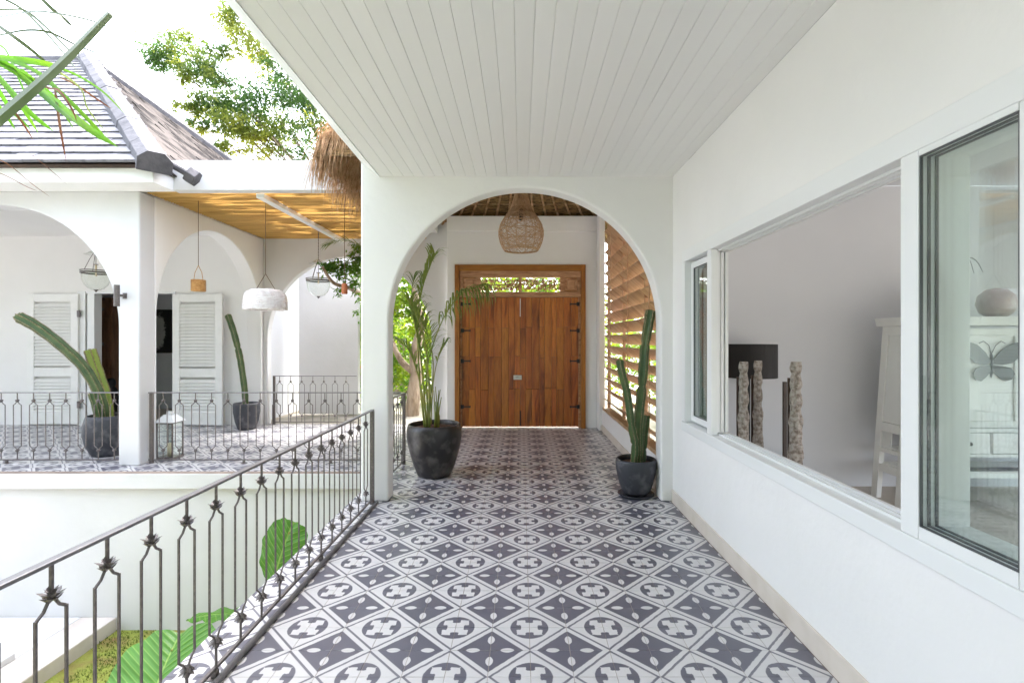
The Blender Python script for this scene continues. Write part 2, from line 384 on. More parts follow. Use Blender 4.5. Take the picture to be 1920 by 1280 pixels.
    b.inputs['Specular IOR Level'].default_value = .6
    nb = N.new('ShaderNodeTexNoise'); nb.inputs['Scale'].default_value = 9; L.new(g.outputs['Position'], nb.inputs[0])
    bn = N.new('ShaderNodeBump'); bn.inputs['Strength'].default_value = .025; bn.inputs['Distance'].default_value = .01; L.new(nb.outputs[0], bn.inputs['Height']); L.new(bn.outputs[0], b.inputs['Normal'])
    return m
M['tile'] = tile_mat()

def bigleaf_mat():
    m = bpy.data.materials.new('veined_leaf'); m.use_nodes = True; nt = m.node_tree; N = nt.nodes; L = nt.links; b = N['Principled BSDF']
    tc = N.new('ShaderNodeTexCoord'); sx = N.new('ShaderNodeSeparateXYZ'); L.new(tc.outputs['Object'], sx.inputs[0])
    ab = N.new('ShaderNodeMath'); ab.operation = 'ABSOLUTE'; L.new(sx.outputs[0], ab.inputs[0])
    a2 = N.new('ShaderNodeMath'); a2.operation = 'MULTIPLY_ADD'; a2.inputs[1].default_value = .75; L.new(ab.outputs[0], a2.inputs[0]); L.new(sx.outputs[1], a2.inputs[2])
    ws = N.new('ShaderNodeMath'); ws.operation = 'MULTIPLY'; ws.inputs[1].default_value = 130; L.new(a2.outputs[0], ws.inputs[0])
    sn = N.new('ShaderNodeMath'); sn.operation = 'SINE'; L.new(ws.outputs[0], sn.inputs[0])
    mr = N.new('ShaderNodeMapRange'); mr.inputs[1].default_value = .70; mr.inputs[2].default_value = 1.25; L.new(sn.outputs[0], mr.inputs[0])
    md = N.new('ShaderNodeMapRange'); md.inputs[1].default_value = .004; md.inputs[2].default_value = .010; md.inputs[3].default_value = 1; md.inputs[4].default_value = 0; L.new(ab.outputs[0], md.inputs[0])
    mxv = N.new('ShaderNodeMath'); mxv.operation = 'MAXIMUM'; L.new(mr.outputs[0], mxv.inputs[0]); L.new(md.outputs[0], mxv.inputs[1])
    mx = N.new('ShaderNodeMix'); mx.data_type = 'RGBA'; mx.inputs[6].default_value = (.085,.25,.028,1); mx.inputs[7].default_value = (.26,.44,.09,1); L.new(mxv.outputs[0], mx.inputs[0])
    L.new(mx.outputs[2], b.inputs['Base Color']); b.inputs['Roughness'].default_value = .4
    bn = N.new('ShaderNodeBump'); bn.inputs['Strength'].default_value = .22; bn.inputs['Distance'].default_value = .01; L.new(sn.outputs[0], bn.inputs['Height']); L.new(bn.outputs[0], b.inputs['Normal'])
    tr = N.new('ShaderNodeBsdfTranslucent'); ms = N.new('ShaderNodeMixShader'); ms.inputs[0].default_value = .4
    L.new(mx.outputs[2], tr.inputs[0]); L.new(b.outputs[0], ms.inputs[1]); L.new(tr.outputs[0], ms.inputs[2]); L.new(ms.outputs[0], N['Material Output'].inputs[0])
    return m
M['bigleaf'] = bigleaf_mat()

# ================================================================== SETTING
g = MB(); g.add([(-400,-400,-1.86),(400,-400,-1.86),(400,600,-1.86),(-400,600,-1.86)], [(0,1,2,3)])
tag(g.build('ground', M['earth'], fix=False), kind='structure')
g = MB().box(-4.755, -1.60, 1.0, 5.92, -1.95, -1.856)
tag(g.build('mossy_soil', M['grass']), kind='structure')
g = MB().box(-30, 30, 9.36, 40, -1.9, -.035).box(1.62, 30, 5.52, 9.36, -1.9, -.035)
tag(g.build('garden_terrace', M['paving']), kind='structure')

# --- corridor floor and its tiles
FX0, FX1 = -1.645, 1.445
fl = MB().box(FX0, 1.46, -3.0, 9.36, -.40, -.0022)
floor = tag(fl.build('corridor_floor', M['grout']), kind='structure')
T = .1978
def tile_mesh(w_, l_):
    b = .0012; m = MB()
    x, y = w_/2, l_/2
    m.add([(-x,-y,-.008),(x,-y,-.008),(x,y,-.008),(-x,y,-.008),(-x,-y,-b),(x,-y,-b),(x,y,-b),(-x,y,-b),(-x+b,-y+b,0),(x-b,-y+b,0),(x-b,y-b,0),(-x+b,y-b,0)],
          [(0,1,5,4),(1,2,6,5),(2,3,7,6),(3,0,4,7),(4,5,9,8),(5,6,10,9),(6,7,11,10),(7,4,8,11),(8,9,10,11)])
    return m
tm = tile_mesh(T, T).mesh('floor_tile', M['tile'])
tr_ = random.Random(3)
for j in range(20):
    for i in range(15):
        o = link('floor_tile', tm, floor, (-1.555 + .1 + .2*i, 2.125 + .1 + .2*j, tr_.uniform(-.0004, .0003)))
        o.rotation_euler = (tr_.gauss(0, .0007), tr_.gauss(0, .0007), tr_.gauss(0, .0012))
st = MB()
def put(mb, w_, l_, x, y):
    t = tile_mesh(w_, l_); z = tr_.uniform(-.0005, .0004); sx_, sy_ = tr_.gauss(0,.0008), tr_.gauss(0,.0008)
    mb.add([(a+x, b+y, c+z+a*sx_+b*sy_) for a, b, c in t.v], t.f)
for j in range(-25, 34):
    y = 2.125 + .1 + .2*j
    if y > 9.3: continue
    put(st, .0885, T, -1.6, y)
    if 0 <= j < 20: continue
    for i in range(15): put(st, T, T, -1.455 + .2*i, y)
tag(st.build('more_floor_tiles', M['tile'], floor, fix=False), kind='stuff')

# --- west wing floor
wf = MB().box(-12.5, FX0-.001, 5.87, 9.36, -.18, -.0022)
wfloor = tag(wf.build('west_wing_floor', M['grout']), kind='structure')
st = MB()
for j in range(19, 36):
    y = 2.125 + .1 + .2*j
    l_, yy = T, y
    if j == 19: l_, yy = T-.045, y+.0225
    if y > 9.3: continue
    for i in range(1, 54):
        put(st, T, T if j > 19 else l_, -1.655 - .2*i + .0, yy)
# align to the pattern grid: seams at -1.755 - .2k
st.v = [(a + .0, b, c) for a, b, c in st.v]
put(st, .107, T, -1.7005, 6.025)
for j in range(20, 36):
    put(st, .107, T, -1.7005, 2.225 + .2*j)
tag(st.build('wing_floor_tiles', M['tile'], wfloor, fix=False), kind='stuff')

# --- ceiling of tongue-and-groove boards
ce = MB().add([(-1.262,1.0-2,3.137),(1.46,-1.0,3.137),(1.46,4.84,3.137),(-1.357,4.84,3.137),(-1.262,-1.0,3.20),(1.46,-1.0,3.20),(1.46,4.84,3.20),(-1.357,4.84,3.20)],
              [(3,2,1,0),(4,5,6,7),(0,1,5,4),(1,2,6,5),(2,3,7,6),(3,0,4,7)])
ceil = tag(ce.build('ceiling', M['board']), kind='structure')
bw = .0995
def board_mesh(w0, w1=None):
    # local x across; small chamfers make the grooves
    w1 = w1 or w0
    m = MB(); c = .0019; y0, y1 = -1.0, 4.838
    prof = [(-.5, .012), (-.5, .0035), ('c', 0), ('d', 0), (.5, .0035), (.5, .012)]
    vs_ = []
    for y, w_ in ((y0, w0), (y1, w1)):
        h = w_/2 - .0004
        vs_ += [(-h, y, .012), (-h, y, .0035), (-h+c, y, 0), (h-c, y, 0), (h, y, .0035), (h, y, .012)]
    m.add(vs_, [(i, i+6, i+7, i+1) for i in range(5)] + [(0,1,2,3,4,5), (11,10,9,8,7,6)])
    return m.mesh('ceiling_board', M['board'])
bm_ = board_mesh(bw)
x = 1.4597 - bw/2; nb_ = 0
while x - bw/2 > -1.26:
    o = link('ceiling_board', bm_, ceil, (x, 0, 3.1245 + random.uniform(-.0006, .0006))); x -= bw; nb_ += 1
# wedge board at the open side (the edge is not quite parallel to the wall)
xe = x + bw/2 - .0005
m = MB(); m.add([(-1.262,-1,3.125),(xe,-1,3.125),(xe,4.838,3.125),(-1.357,4.838,3.125),(-1.262,-1,3.1365),(xe,-1,3.1365),(xe,4.838,3.1365),(-1.357,4.838,3.1365)],
      [(3,2,1,0),(4,5,6,7),(0,1,5,4),(1,2,6,5),(2,3,7,6),(3,0,4,7)])
m.build('ceiling_board', M['board'], ceil)
m = MB(); a0, a1 = (-1.264,-1), (-1.359,4.838)
m.add([(a0[0],-1,3.118),(a0[0]-.155,-1,3.262),(a0[0]-.155,-1,3.42),(a0[0],-1,3.42),(a1[0],4.838,3.118),(a1[0]-.178,4.838,3.262),(a1[0]-.178,4.838,3.42),(a1[0],4.838,3.42)],
      [(0,1,2,3),(7,6,5,4),(0,4,5,1),(1,5,6,2),(2,6,7,3),(3,7,4,0)])
m.build('eave_fascia', M['white_wood'], ceil)
m = MB().box(-1.40, 6.4, -2.0, 5.02, 3.43, 3.55)
tag(m.build('roof_slab', M['slab']), kind='structure')

# --- walls with arches
def arch_outline(u0, u1, ztop, arches, z0=0.0, n=56):
    "outline of a wall from u0 to u1; arches: (centre, radius, spring[, rise])"
    pts = [(u0, z0)]
    for a in arches:
        c, r, s = a[:3]; rise = a[3] if len(a) > 3 else r
        pts.append((c-r, z0))
        for k in range(n+1):
            th = PI - PI*k/n
            pts.append((c + r*math.cos(th), s + rise*math.sin(th)))
        pts.append((c+r, z0))
    pts += [(u1, z0), (u1, ztop), (u0, ztop)]
    return pts

def arch_wall(name, outline, fn, t0, t1, label, m='plaster', bev=.018):
    b = MB().prism(outline, fn, t0, t1)
    o = b.build(name, M[m], bevel=bev, seg=3)
    return tag(o, label, 'wall')

fy = lambda u, v, t: (u, t, v)
fx = lambda u, v, t: (t, u, v)
arch_wall('arched_wall', arch_outline(-1.545, 1.62, 3.428, [(.0335, 1.3115, 1.708)]), fy, 4.84, 5.04,
          'white plaster wall pierced by the big round arch across the tiled corridor', bev=.022)
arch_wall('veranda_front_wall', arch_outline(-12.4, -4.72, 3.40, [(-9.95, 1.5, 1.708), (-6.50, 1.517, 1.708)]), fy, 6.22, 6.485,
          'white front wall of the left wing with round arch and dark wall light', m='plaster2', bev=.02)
arch_wall('veranda_side_wall', arch_outline(6.487, 9.198, 3.40, [(7.83, 1.31, 1.85, 1.37)]), fx, -4.985, -4.722,
          'white side wall of the left wing with round arch beneath the bamboo ceiling')
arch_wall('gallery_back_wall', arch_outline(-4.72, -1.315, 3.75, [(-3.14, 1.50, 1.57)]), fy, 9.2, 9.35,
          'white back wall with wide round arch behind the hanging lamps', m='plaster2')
# wing back wall with a doorway
o = [(-12.4,0),(-7.95,0),(-7.95,2.42),(-6.33,2.42),(-6.33,0),(-4.722,0),(-4.722,3.75),(-12.4,3.75)]
arch_wall('veranda_back_wall', o, fy, 9.2, 9.35, 'white veranda back wall with the open doorway between the louvred shutters', bev=.006)
b = MB().box(-4.66, -3.42, 10.55, 10.7, 0, 3.4)
tag(b.build('garden_wall', M['plaster2']), 'bright white garden wall seen through the back arch behind the iron railing', 'wall')
# door wall
b = MB().prism([(-1.312,0),(-1.172,0),(-1.172,2.885),(1.142,2.885),(1.142,0),(1.335,0),(1.335,3.47),(-1.312,3.47)], fy, 8.9, 9.15)
dw = b.build('door_wall', M['plaster'], bevel=.008); tag(dw, 'white wall around the big wooden double door at the corridor end', 'wall')
b = MB().box(-1.312, 1.335, 8.87, 9.15, 3.472, 3.74); b.build('lintel_beam', M['plaster'], dw, bevel=.008)
b = MB().box(1.337, 1.44, 8.62, 9.15, 0, 3.74)
tag(b.build('corner_pillar', M['plaster'], bevel=.012), 'narrow white corner pillar between the wooden door wall and the slatted screen', 'pillar')

# wing ceiling, eave, fascia
b = MB().box(-12.4, -4.99, 6.488, 9.198, 3.452, 3.55)
tag(b.build('veranda_ceiling', M['board']), kind='structure')
# slab edge + courtyard walls
b = MB().box(-12.5, FX0-.002, 5.86, 5.905, -.178, -.004)
tag(b.build('slab_edge', M['plaster2'], bevel=.004), kind='structure')
b = MB().box(-12.5, FX0-.002, 5.925, 6.1, -1.9, -.182)
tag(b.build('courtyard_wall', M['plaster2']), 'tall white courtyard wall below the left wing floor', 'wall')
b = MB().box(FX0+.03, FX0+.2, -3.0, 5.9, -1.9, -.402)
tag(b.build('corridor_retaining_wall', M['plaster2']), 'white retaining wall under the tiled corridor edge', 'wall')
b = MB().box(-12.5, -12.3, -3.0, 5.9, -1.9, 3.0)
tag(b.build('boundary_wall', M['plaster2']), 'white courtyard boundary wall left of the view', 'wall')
# step / kerb in the courtyard
b = MB().box(-5.17, -4.76, 1.0, 5.92, -1.9, -1.70)
tag(b.build('garden_kerb', M['pinkstone'], bevel=.012), 'low pale stone kerb at the foot of the courtyard wall beside the mossy ground', 'kerb')
b = MB().box(-12, -5.175, 1.0, 5.15, -1.9, -1.64).box(-12, -5.175, 5.152, 5.92, -1.9, -1.70)
tag(b.build('garden_step', M['plaster2'], bevel=.012), 'broad white step left of the pale stone kerb, lower left corner', 'step')

# --- right wall with the long window
WY0, WY1, WZ0, WZ1 = 1.16, 4.48, .76, 2.34
b = MB()
for (y0, y1, z0, z1) in ((-3, WY0, 0, 3.125), (WY1, 4.8395, 0, 3.125), (WY0, WY1, 0, WZ0), (WY0, WY1, WZ1, 3.125)):
    b.box(1.46, 1.64, y0, y1, z0, z1)
rw = tag(b.build('window_wall', M['plaster']), 'long white wall on the right of the corridor holding the sliding window', 'wall')
b = MB().box(1.446, 1.4595, -3, 4.838, 0, .124)
b.build('skirting', M['skirt'], rw, bevel=.003)
# low wall + skirting under the slats
b = MB().box(1.39, 1.55, 5.042, 8.618, 0, .36)
lw = tag(b.build('parapet_wall', M['plaster'], bevel=.006), 'low white wall under the wooden slatted screen', 'wall')
b = MB().box(1.377, 1.3895, 5.042, 8.618, 0, .11); b.build('skirting', M['skirt'], lw, bevel=.003)

# ================================================================== sliding window
win = thing('sliding_window', 'long white sliding window in the right wall, its middle pushed open', 'window', loc=(1.43, 2.8, .76))
def wb(name, m, x0, x1, y0, y1, z0, z1, bev=.004, par=None):
    b = MB().box(x0-1.43, x1-1.43, y0-2.8, y1-2.8, z0-.76, z1-.76); return b.build(name, M[m], par or win, bevel=bev)
fw = .085
wb('top_rail', 'white_frame', 1.43, 1.62, WY0, WY1, WZ1-.10, WZ1)
wb('sill', 'white_frame', 1.425, 1.62, WY0, WY1, WZ0, WZ0+.078)
wb('side_post', 'white_frame', 1.43, 1.62, WY1-.085, WY1, WZ0+.079, WZ1-.101)
wb('side_post', 'white_frame', 1.43, 1.62, WY0, WY0+.285, WZ0+.079, WZ1-.101)
wb('mullion', 'white_frame', 1.43, 1.480, 3.785, 3.872, WZ0+.079, WZ1-.101)
wb('mullion', 'white_frame', 1.43, 1.62, 1.812, 1.897, WZ0+.079, WZ1-.101)
for xx in (1.495, 1.53, 1.565):
    wb('track', 'white_frame', xx-.004, xx+.004, 1.90, 3.8, WZ0+.0785, WZ0+.092, 0)
    wb('track', 'white_frame', xx-.004, xx+.004, 1.90, 3.8, WZ1-.114, WZ1-.1005, 0)
def sash(y0, y1, x, fwid=.035):
    s = MB(); z0, z1 = WZ0+.093, WZ1-.115; h = .012
    def bx(a, b_, c, d_): s.box(x-h-1.43, x+h-1.43, a-2.8, b_-2.8, c-.76, d_-.76)
    bx(y0, y0+fwid, z0, z1); bx(y1-fwid, y1, z0, z1); bx(y0+fwid, y1-fwid, z0, z0+fwid); bx(y0+fwid, y1-fwid, z1-fwid, z1)
    o = s.build('sash', M['white_frame'], win, bevel=.003)
    gk = MB(); e = .004
    def gx(a, b_, c, d_): gk.box(x-.007-1.43, x+.007-1.43, a-2.8, b_-2.8, c-.76, d_-.76)
    A, B, C_, D = y0+fwid, y1-fwid, z0+fwid, z1-fwid
    gx(A, A+e, C_, D); gx(B-e, B, C_, D); gx(A+e, B-e, C_, C_+e); gx(A+e, B-e, D-e, D)
    gk.build('gasket', M['metalgrey'], o)
    p = MB().box(x-.002-1.43, x+.002-1.43, A+e-2.8, B-e-2.8, C_+e-.76, D-e-.76); p.build('pane', M['glass'], o)
sash(3.815, 4.392, 1.497, .05); sash(3.828, 4.392, 1.532, .05); sash(3.83, 4.392, 1.567, .05)
wb('glazing_bar', 'white_frame', 1.431, 1.619, 1.447, 1.811, WZ0+.079, .885, .002); wb('glazing_bar', 'white_frame', 1.431, 1.619, 1.447, 1.811, 2.217, WZ1-.1005, .002)
for xg in (1.439, 1.467, 1.495):
    y0, y1, z0, z1 = 1.4465, 1.8105, .8855, 2.2165; e = .0045
    gk = MB()
    for a, b_, c, d_ in ((y0, y0+e, z0, z1), (y1-e, y1, z0, z1), (y0+e, y1-e, z0, z0+e), (y0+e, y1-e, z1-e, z1)): gk.box(xg-.005-1.43, xg+.005-1.43, a-2.8, b_-2.8, c-.76, d_-.76)
    o = gk.build('gasket', M['metalgrey'], win)
    MB().box(xg-.002-1.43, xg+.002-1.43, y0+e-2.8, y1-e-2.8, z0+e-.76, z1-e-.76).build('pane', M['glass'], o)
lt = MB().box(1.475-1.43, 1.49-1.43, 3.795-2.8, 3.812-2.8, 1.50-.76, 1.55-.76); lt.build('latch', M['white_frame'], win)

# room behind the window
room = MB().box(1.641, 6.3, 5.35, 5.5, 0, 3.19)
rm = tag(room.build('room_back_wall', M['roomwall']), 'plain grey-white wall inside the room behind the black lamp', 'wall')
b = MB().box(1.641, 2.4, -2.1, -2.0, 0, 3.19).box(5.6, 6.3, -2.1, -2.0, 0, 3.19).box(2.4, 5.6, -2.1, -2.0, 2.0, 3.19)  # unseen opening, added to brighten the room
tag(b.build('room_near_wall', M['roomwall']), 'inner wall of the room beyond the window, near side, with an opening added to brighten the room', 'wall')
b = MB()
for (y0, y1, z0, z1) in ((-2, -1.6, 0, 3.19), (4.6, 5.349, 0, 3.19), (-1.6, 4.6, 0, .25), (-1.6, 4.6, 2.15, 3.19)): b.box(6.3, 6.45, y0, y1, z0, z1)  # opening added here and sized to light the room
tag(b.build('room_far_wall', M['roomwall']), 'inner side wall of the room with a wide opening added to let daylight in', 'wall')
b = MB().box(1.641, 6.4, -2.0, 5.349, -.2, 0.0)
tag(b.build('room_floor', M['roomfloor']), kind='structure')
b = MB().box(1.641, 6.4, -2.0, 5.349, 3.19, 3.3)
tag(b.build('room_ceiling', M['roomwall']), kind='structure')

# ================================================================== carved double door
dr = thing('double_door', 'big orange teak double door with carved openwork panel above', 'door', loc=(-.015, 8.95, 0))
ox, oy = -.015, 8.95
def db(name, m, x0, x1, y0, y1, z0, z1, par=None, bev=.003):
    b = MB().box(x0-ox, x1-ox, y0-oy, y1-oy, z0, z1); return b.build(name, M[m], par or dr, bevel=bev)
db('door_post', 'teakframe', -1.168, -1.09, 8.86, 9.06, 0, 2.882)
db('door_post', 'teakframe', 1.06, 1.138, 8.86, 9.06, 0, 2.882)
db('door_header', 'teakhead', -1.089, 1.059, 8.87, 9.05, 2.77, 2.882)
tp = db('transom_rail', 'carvedpanel', -1.089, 1.059, 8.90, 9.02, 2.315, 2.405)
db('transom_rail', 'carvedpanel', -1.089, 1.059, 8.90, 9.02, 2.665, 2.769)
for x0, x1 in ((-1.089,-1.03),(-.80,-.715),(-.045,.015),(.695,.775),(1.0,1.059)):
    db('transom_stile', 'carvedpanel', x0, x1, 8.905, 9.015, 2.406, 2.664)
for x0, x1 in ((-1.029,-.801),(.776,.999)):
    s = db('transom_panel', 'carvedpanel', x0, x1, 8.93, 8.97, 2.406, 2.664)
    db('raised_field', 'carvedpanel', x0+.045, x1-.045, 8.915, 8.929, 2.45, 2.62, s, .01)
    for a, b_, c, d_ in ((x0+.012, x1-.012, 2.418, 2.428), (x0+.012, x1-.012, 2.642, 2.652)):
        db('moulding', 'teakframe', a, b_, 8.912, 8.929, c, d_, s, .002)
# openwork: scrolls and leaves
for (x0, x1, sd) in ((-.714, -.046, 1), (.016, .694, 2)):
    rr_ = random.Random(sd); m = MB()
    W = x1-x0; H = .258
    for k in range(15):
        cx_ = x0 + (k+.5)*W/15 + rr_.uniform(-.008,.008)
        for lev in (.22, .5, .78):
            cz = 2.406 + lev*H + rr_.uniform(-.012,.012); r = rr_.uniform(.018,.030); a0_ = rr_.uniform(0, 6.28); sg = rr_.choice((-1,1))
            pts = [Vector((cx_-ox + r*(1-.65*t/9)*math.cos(a0_+sg*t*.62), rr_.uniform(-.004,.004), cz + r*(1-.65*t/9)*math.sin(a0_+sg*t*.62))) for t in range(10)]
            m.tube(pts, [.0085-.0004*t for t in range(10)], 5)
        for q in range(7):      # leaf slivers
            a_ = rr_.uniform(.6, 2.5); cz = 2.406 + rr_.uniform(.15,.85)*H; L_ = rr_.uniform(.025,.05)
            c_ = Vector((cx_-ox + rr_.uniform(-.02,.02), 0, cz)); dv = Vector((math.cos(a_), 0, math.sin(a_)))
            m.tube([c_-dv*L_, c_-dv*L_*.4, c_+dv*L_*.4, c_+dv*L_], [.002,.011,.009,.002], 5)
    m.tube([(x0-ox, 0, 2.535), (x1-ox, 0, 2.535)], .006, 6)
    m.build('openwork_carving', M['carvedpanel'], dr)
db('inner_frame', 'carvedpanel', -1.089, -1.05, 8.93, 8.99, 0, 2.314)
db('inner_frame', 'carvedpanel', 1.02, 1.059, 8.93, 8.99, 0, 2.314)
def leaf_door(x0, x1, cols, seed):
    rr_ = random.Random(seed)
    lf = db('door_leaf', 'darkwood', x0+.0, x1-.0, 8.975, 9.0, .016, 2.312)
    ed = [x0] + [x0 + (x1-x0)*c for c in cols] + [x1]
    for i in range(len(ed)-1):
        cuts = sorted([.014] + [z + rr_.uniform(-.02,.02) for z in rr_.sample([.68, 1.25, 1.78], rr_.choice((1,2,2)))] + [2.311])
        for k in range(len(cuts)-1):
            ylo = 8.935 + rr_.uniform(-.003, .003)
            db('plank', 'teak', ed[i]+.0015, ed[i+1]-.0015, ylo, 8.974, cuts[k]+.0015, cuts[k+1]-.0015, lf, .003)
    return lf
l1 = leaf_door(-1.048, -.0152, (.12,.225,.32,.45,.55,.68,.80,.9), 11)
l2 = leaf_door(-.0150, 1.018, (.095,.2,.33,.42,.54,.62,.75,.88), 12)
for (lf, xh, sg) in ((l1, -1.05, 1), (l2, 1.02, -1)):
    for z in (.37, 1.18, 1.72, 2.19):
        m = MB(); a, b_ = sorted((xh-sg*.02, xh+sg*.035)); m.box(a-ox, b_-ox, 8.918-oy, 8.9345-oy, z-.035, z+.035)
        a, b_ = sorted((xh+sg*.035, xh+sg*.14)); m.box(a-ox, b_-ox, 8.922-oy, 8.9315-oy, z-.012, z+.012)
        m.cbox((xh+sg*.145-ox, 8.926-oy, z), .02, .009, .04)
        m.build('strap_hinge', M['black'], dr, bevel=.002)
m = MB().box(-.135-ox, .012-ox, 8.915-oy, 8.931-oy, .85, .93); lk = m.build('lock_plate', M['steel'], dr, bevel=.003)
MB().tube([(-.10-ox, -.04, .89), (-.045-ox, -.04, .89)], .010, 8).build('bolt', M['steel'], lk)
m = MB().box(-.026-ox, -.004-ox, 8.918-oy, 8.932-oy, .04, .30); m.build('floor_bolt', M['black'], dr, bevel=.002)
# light gap between the leaves, imitated by a pale strip
m = MB().box(-.021-ox, -.008-ox, 8.924-oy, 8.931-oy, 1.97, 2.29); m.build('painted_light_gap', M['shade_white'], dr)

# ================================================================== slatted screen
sc_ = thing('slatted_screen', 'brown wooden slatted screen on the low wall right of the door', 'screen', loc=(1.46, 6.84, .36))
def screen_part(name, x0, x1, y0, y1, z0, z1, m='slat', bev=.003):
    return MB().box(x0-1.46, x1-1.46, y0-6.84, y1-6.84, z0-.36, z1-.36).build(name, M[m], sc_, bevel=bev)
screen_part('bottom_rail', 1.395, 1.53, 5.06, 8.615, .362, .405)
for y in (5.08, 6.02, 7.30, 8.58): screen_part('post', 1.475, 1.515, y-.022, y+.022, .406, 3.75)
bays = [(5.10, 5.995), (6.045, 7.275), (7.325, 8.555)]
smesh = {}
for bi, (y0, y1) in enumerate(bays):
    L_ = y1-y0
    me = MB().box(-.099, .099, -L_/2, L_/2, -.010, .010).mesh('slat', M['slat'])
    smesh[bi] = me
    for k in range(19):
        z = .50 + .177*k
        o = link('slat', me, sc_, (.035-.0, (y0+y1)/2-6.84, z-.36 + random.uniform(-.004,.004)), (random.gauss(0,.004), R(41)+random.gauss(0,.02), 0))
        bv = o.modifiers.new('bevel','BEVEL'); bv.width = .003; bv.segments = 1
# slim cord lines that tie the slats
for y in (5.55, 6.66, 7.94):
    screen_part('tie_batten', 1.408, 1.416, y-.012, y+.012, .41, 3.75, 'slat', 0)
b = MB().box(1.39, 1.6, 5.04, 9.15, 3.76, 3.95)
tag(b.build('side_beam', M['plaster'], bevel=.01), 'white beam above the slatted screen beneath the thatch', 'beam')
b = MB().box(-1.72, -1.52, 5.045, 9.19, 3.50, 3.76)
tag(b.build('gallery_beam', M['plaster'], bevel=.01), 'white beam along the left of the corridor beneath the thatch', 'beam')

# ================================================================== thatched roof above the corridor
th = thing('thatched_roof', 'shaggy straw thatched roof over the corridor in front of the wooden door', 'roof', loc=(0, 7.3, 3.4))
hx, y0_, y1_, ze, sl_ = 2.1, 5.06, 9.54, 3.40, .9
zt = hx*sl_
zap = ze + zt
apex = [(0, 5.06+2.1, zap), (0, 9.54-2.1, zap)]
cor = [(-hx, y0_, ze), (hx, y0_, ze), (hx, y1_, ze), (-hx, y1_, ze)]
def rel(p): return (p[0], p[1]-7.3, p[2]-3.4)
vs_ = [rel(p) for p in cor + apex]; vs2 = [(a*.97, b_*.97, c+.24) for a, b_, c in vs_]
fs_ = [(0,1,4),(1,2,5,4),(2,3,5),(3,0,4,5)]
m = MB(); m.add(vs_, fs_); m.build('thatch_underside', M['thatch'], th, fix=False)
m = MB(); m.add(vs2, fs_); m.add(vs_[:4]+vs2[:4], [(0,1,5,4),(1,2,6,5),(2,3,7,6),(3,0,4,7)]); m.build('thatch_top', M['thatch'], th, fix=False)
# rafters: rear hip face and side faces
def rafter(p, q): 
    off = Vector((0,0,-.03)); MB().tube([Vector(rel(p))+off, Vector(rel(q))+off], [.022,.018], 6).build('rafter', M['straw'], th, smooth=True)
for k in range(-6, 7):
    x = .285*k
    rafter((x, 9.54, ze), (x*.12, 7.7, zap-.22))
for k in range(12):
    y = 5.3 + .36*k
    for s in (-1, 1):
        yy = min(max(y, 7.16), 7.44); rafter((s*hx, y, ze), (s*.1, yy*.85+y*.15, zap-.1))
# straw bundles (battens of tied straw) on the rear face
for k in range(1, 9):
    t = k/10; m = MB(); m.tube([rel((-hx*(1-t), 9.54-2.1*t, ze+zt*t-.012)), rel((hx*(1-t), 9.54-2.1*t, ze+zt*t-.012))], .008, 5); m.build('batten', M['straw'], th)
# hanging fringe along the left eave
m = MB(); rr_ = random.Random(5)
def straw(p0, out, L_, rad):
    p0 = Vector(p0); out = Vector(out); sw = rr_.gauss(0, .035)
    side = Vector((-out.y, out.x, 0))*sw*2
    pts = [p0, p0+out*.07*L_/.5+Vector((0,0,-.10*L_))+side*.2, p0+out*.11*L_/.5+Vector((0,0,-.45*L_))+side*.6, p0+out*(.13+rr_.uniform(-.03,.05))*L_/.5+Vector((0,0,-L_))+side]
    m.tube([rel(p) for p in pts], [rad, rad, rad*.8, rad*.3], 3, cap=False)
for k in range(3600):
    u = rr_.random(); top = rr_.uniform(-.02, .55)
    if u < .70: y = 5.08 + 1.5*rr_.random()**1.3; x = -hx*.955 + top; z = ze+.17+top*.80; o_ = (-1, rr_.gauss(-.1,.25), 0)
    elif u < .85: y = rr_.uniform(6.5, 9.5); x = -hx*.985 + top; z = ze+.20+top*.85; o_ = (-1, rr_.gauss(0,.2), 0)
    else: x = rr_.uniform(-2.1, -.9); y = 5.10+top; z = ze+.20+top*.85; o_ = (rr_.gauss(-.25,.3), -1 if top > .2 else -.3, 0)
    z += rr_.uniform(-.05, .07)
    L_ = rr_.uniform(.22, .50) + (.12 if rr_.random() < .15 else 0)
    if u >= .85: L_ *= .75
    straw((x, y, z), o_, L_, rr_.uniform(.0026, .0050))
tag(m.build('straw_fringe', M['straw'], th, fix=False), kind='stuff')

# ================================================================== bamboo canopy
ca = thing('bamboo_canopy', 'golden bamboo reed ceiling above the hanging lamps', 'canopy', loc=(-3.2, 7.7, 3.386))
m = MB(); rr_ = random.Random(9)
y = 6.33
while y < 9.19:
    w_ = rr_.uniform(.014, .026)
    amp = rr_.uniform(.002, .010); ph = rr_.uniform(0, 9); fq = rr_.uniform(2, 4.5); gap = rr_.random()
    n = 22; top = []
    xs = [-4.70 + (4.70-1.73)*i/n for i in range(n+1)]
    def yy(x_): return y + amp*math.sin(fq*x_+ph) + .004*math.sin(11*x_+ph*2)
    vs_ = []; 
    for x_ in xs:
        yc = yy(x_); z = .004*math.sin(7*x_+ph)
        for dy, dz in ((-w_*.5, .006), (0, -.006), (w_*.5, .006)):
            vs_.append((x_+3.2, yc+dy-7.7, z+dz+.02))
    m.add(vs_, [(3*i+a, 3*i+3+a, 3*i+4+a, 3*i+1+a) for i in range(n) for a in (0, 1)])
    y += w_*.93 + (rr_.uniform(.006,.014) if gap > .86 else 0)
tag(m.build('reeds', M['reed'], ca, fix=False, smooth=True), kind='stuff')
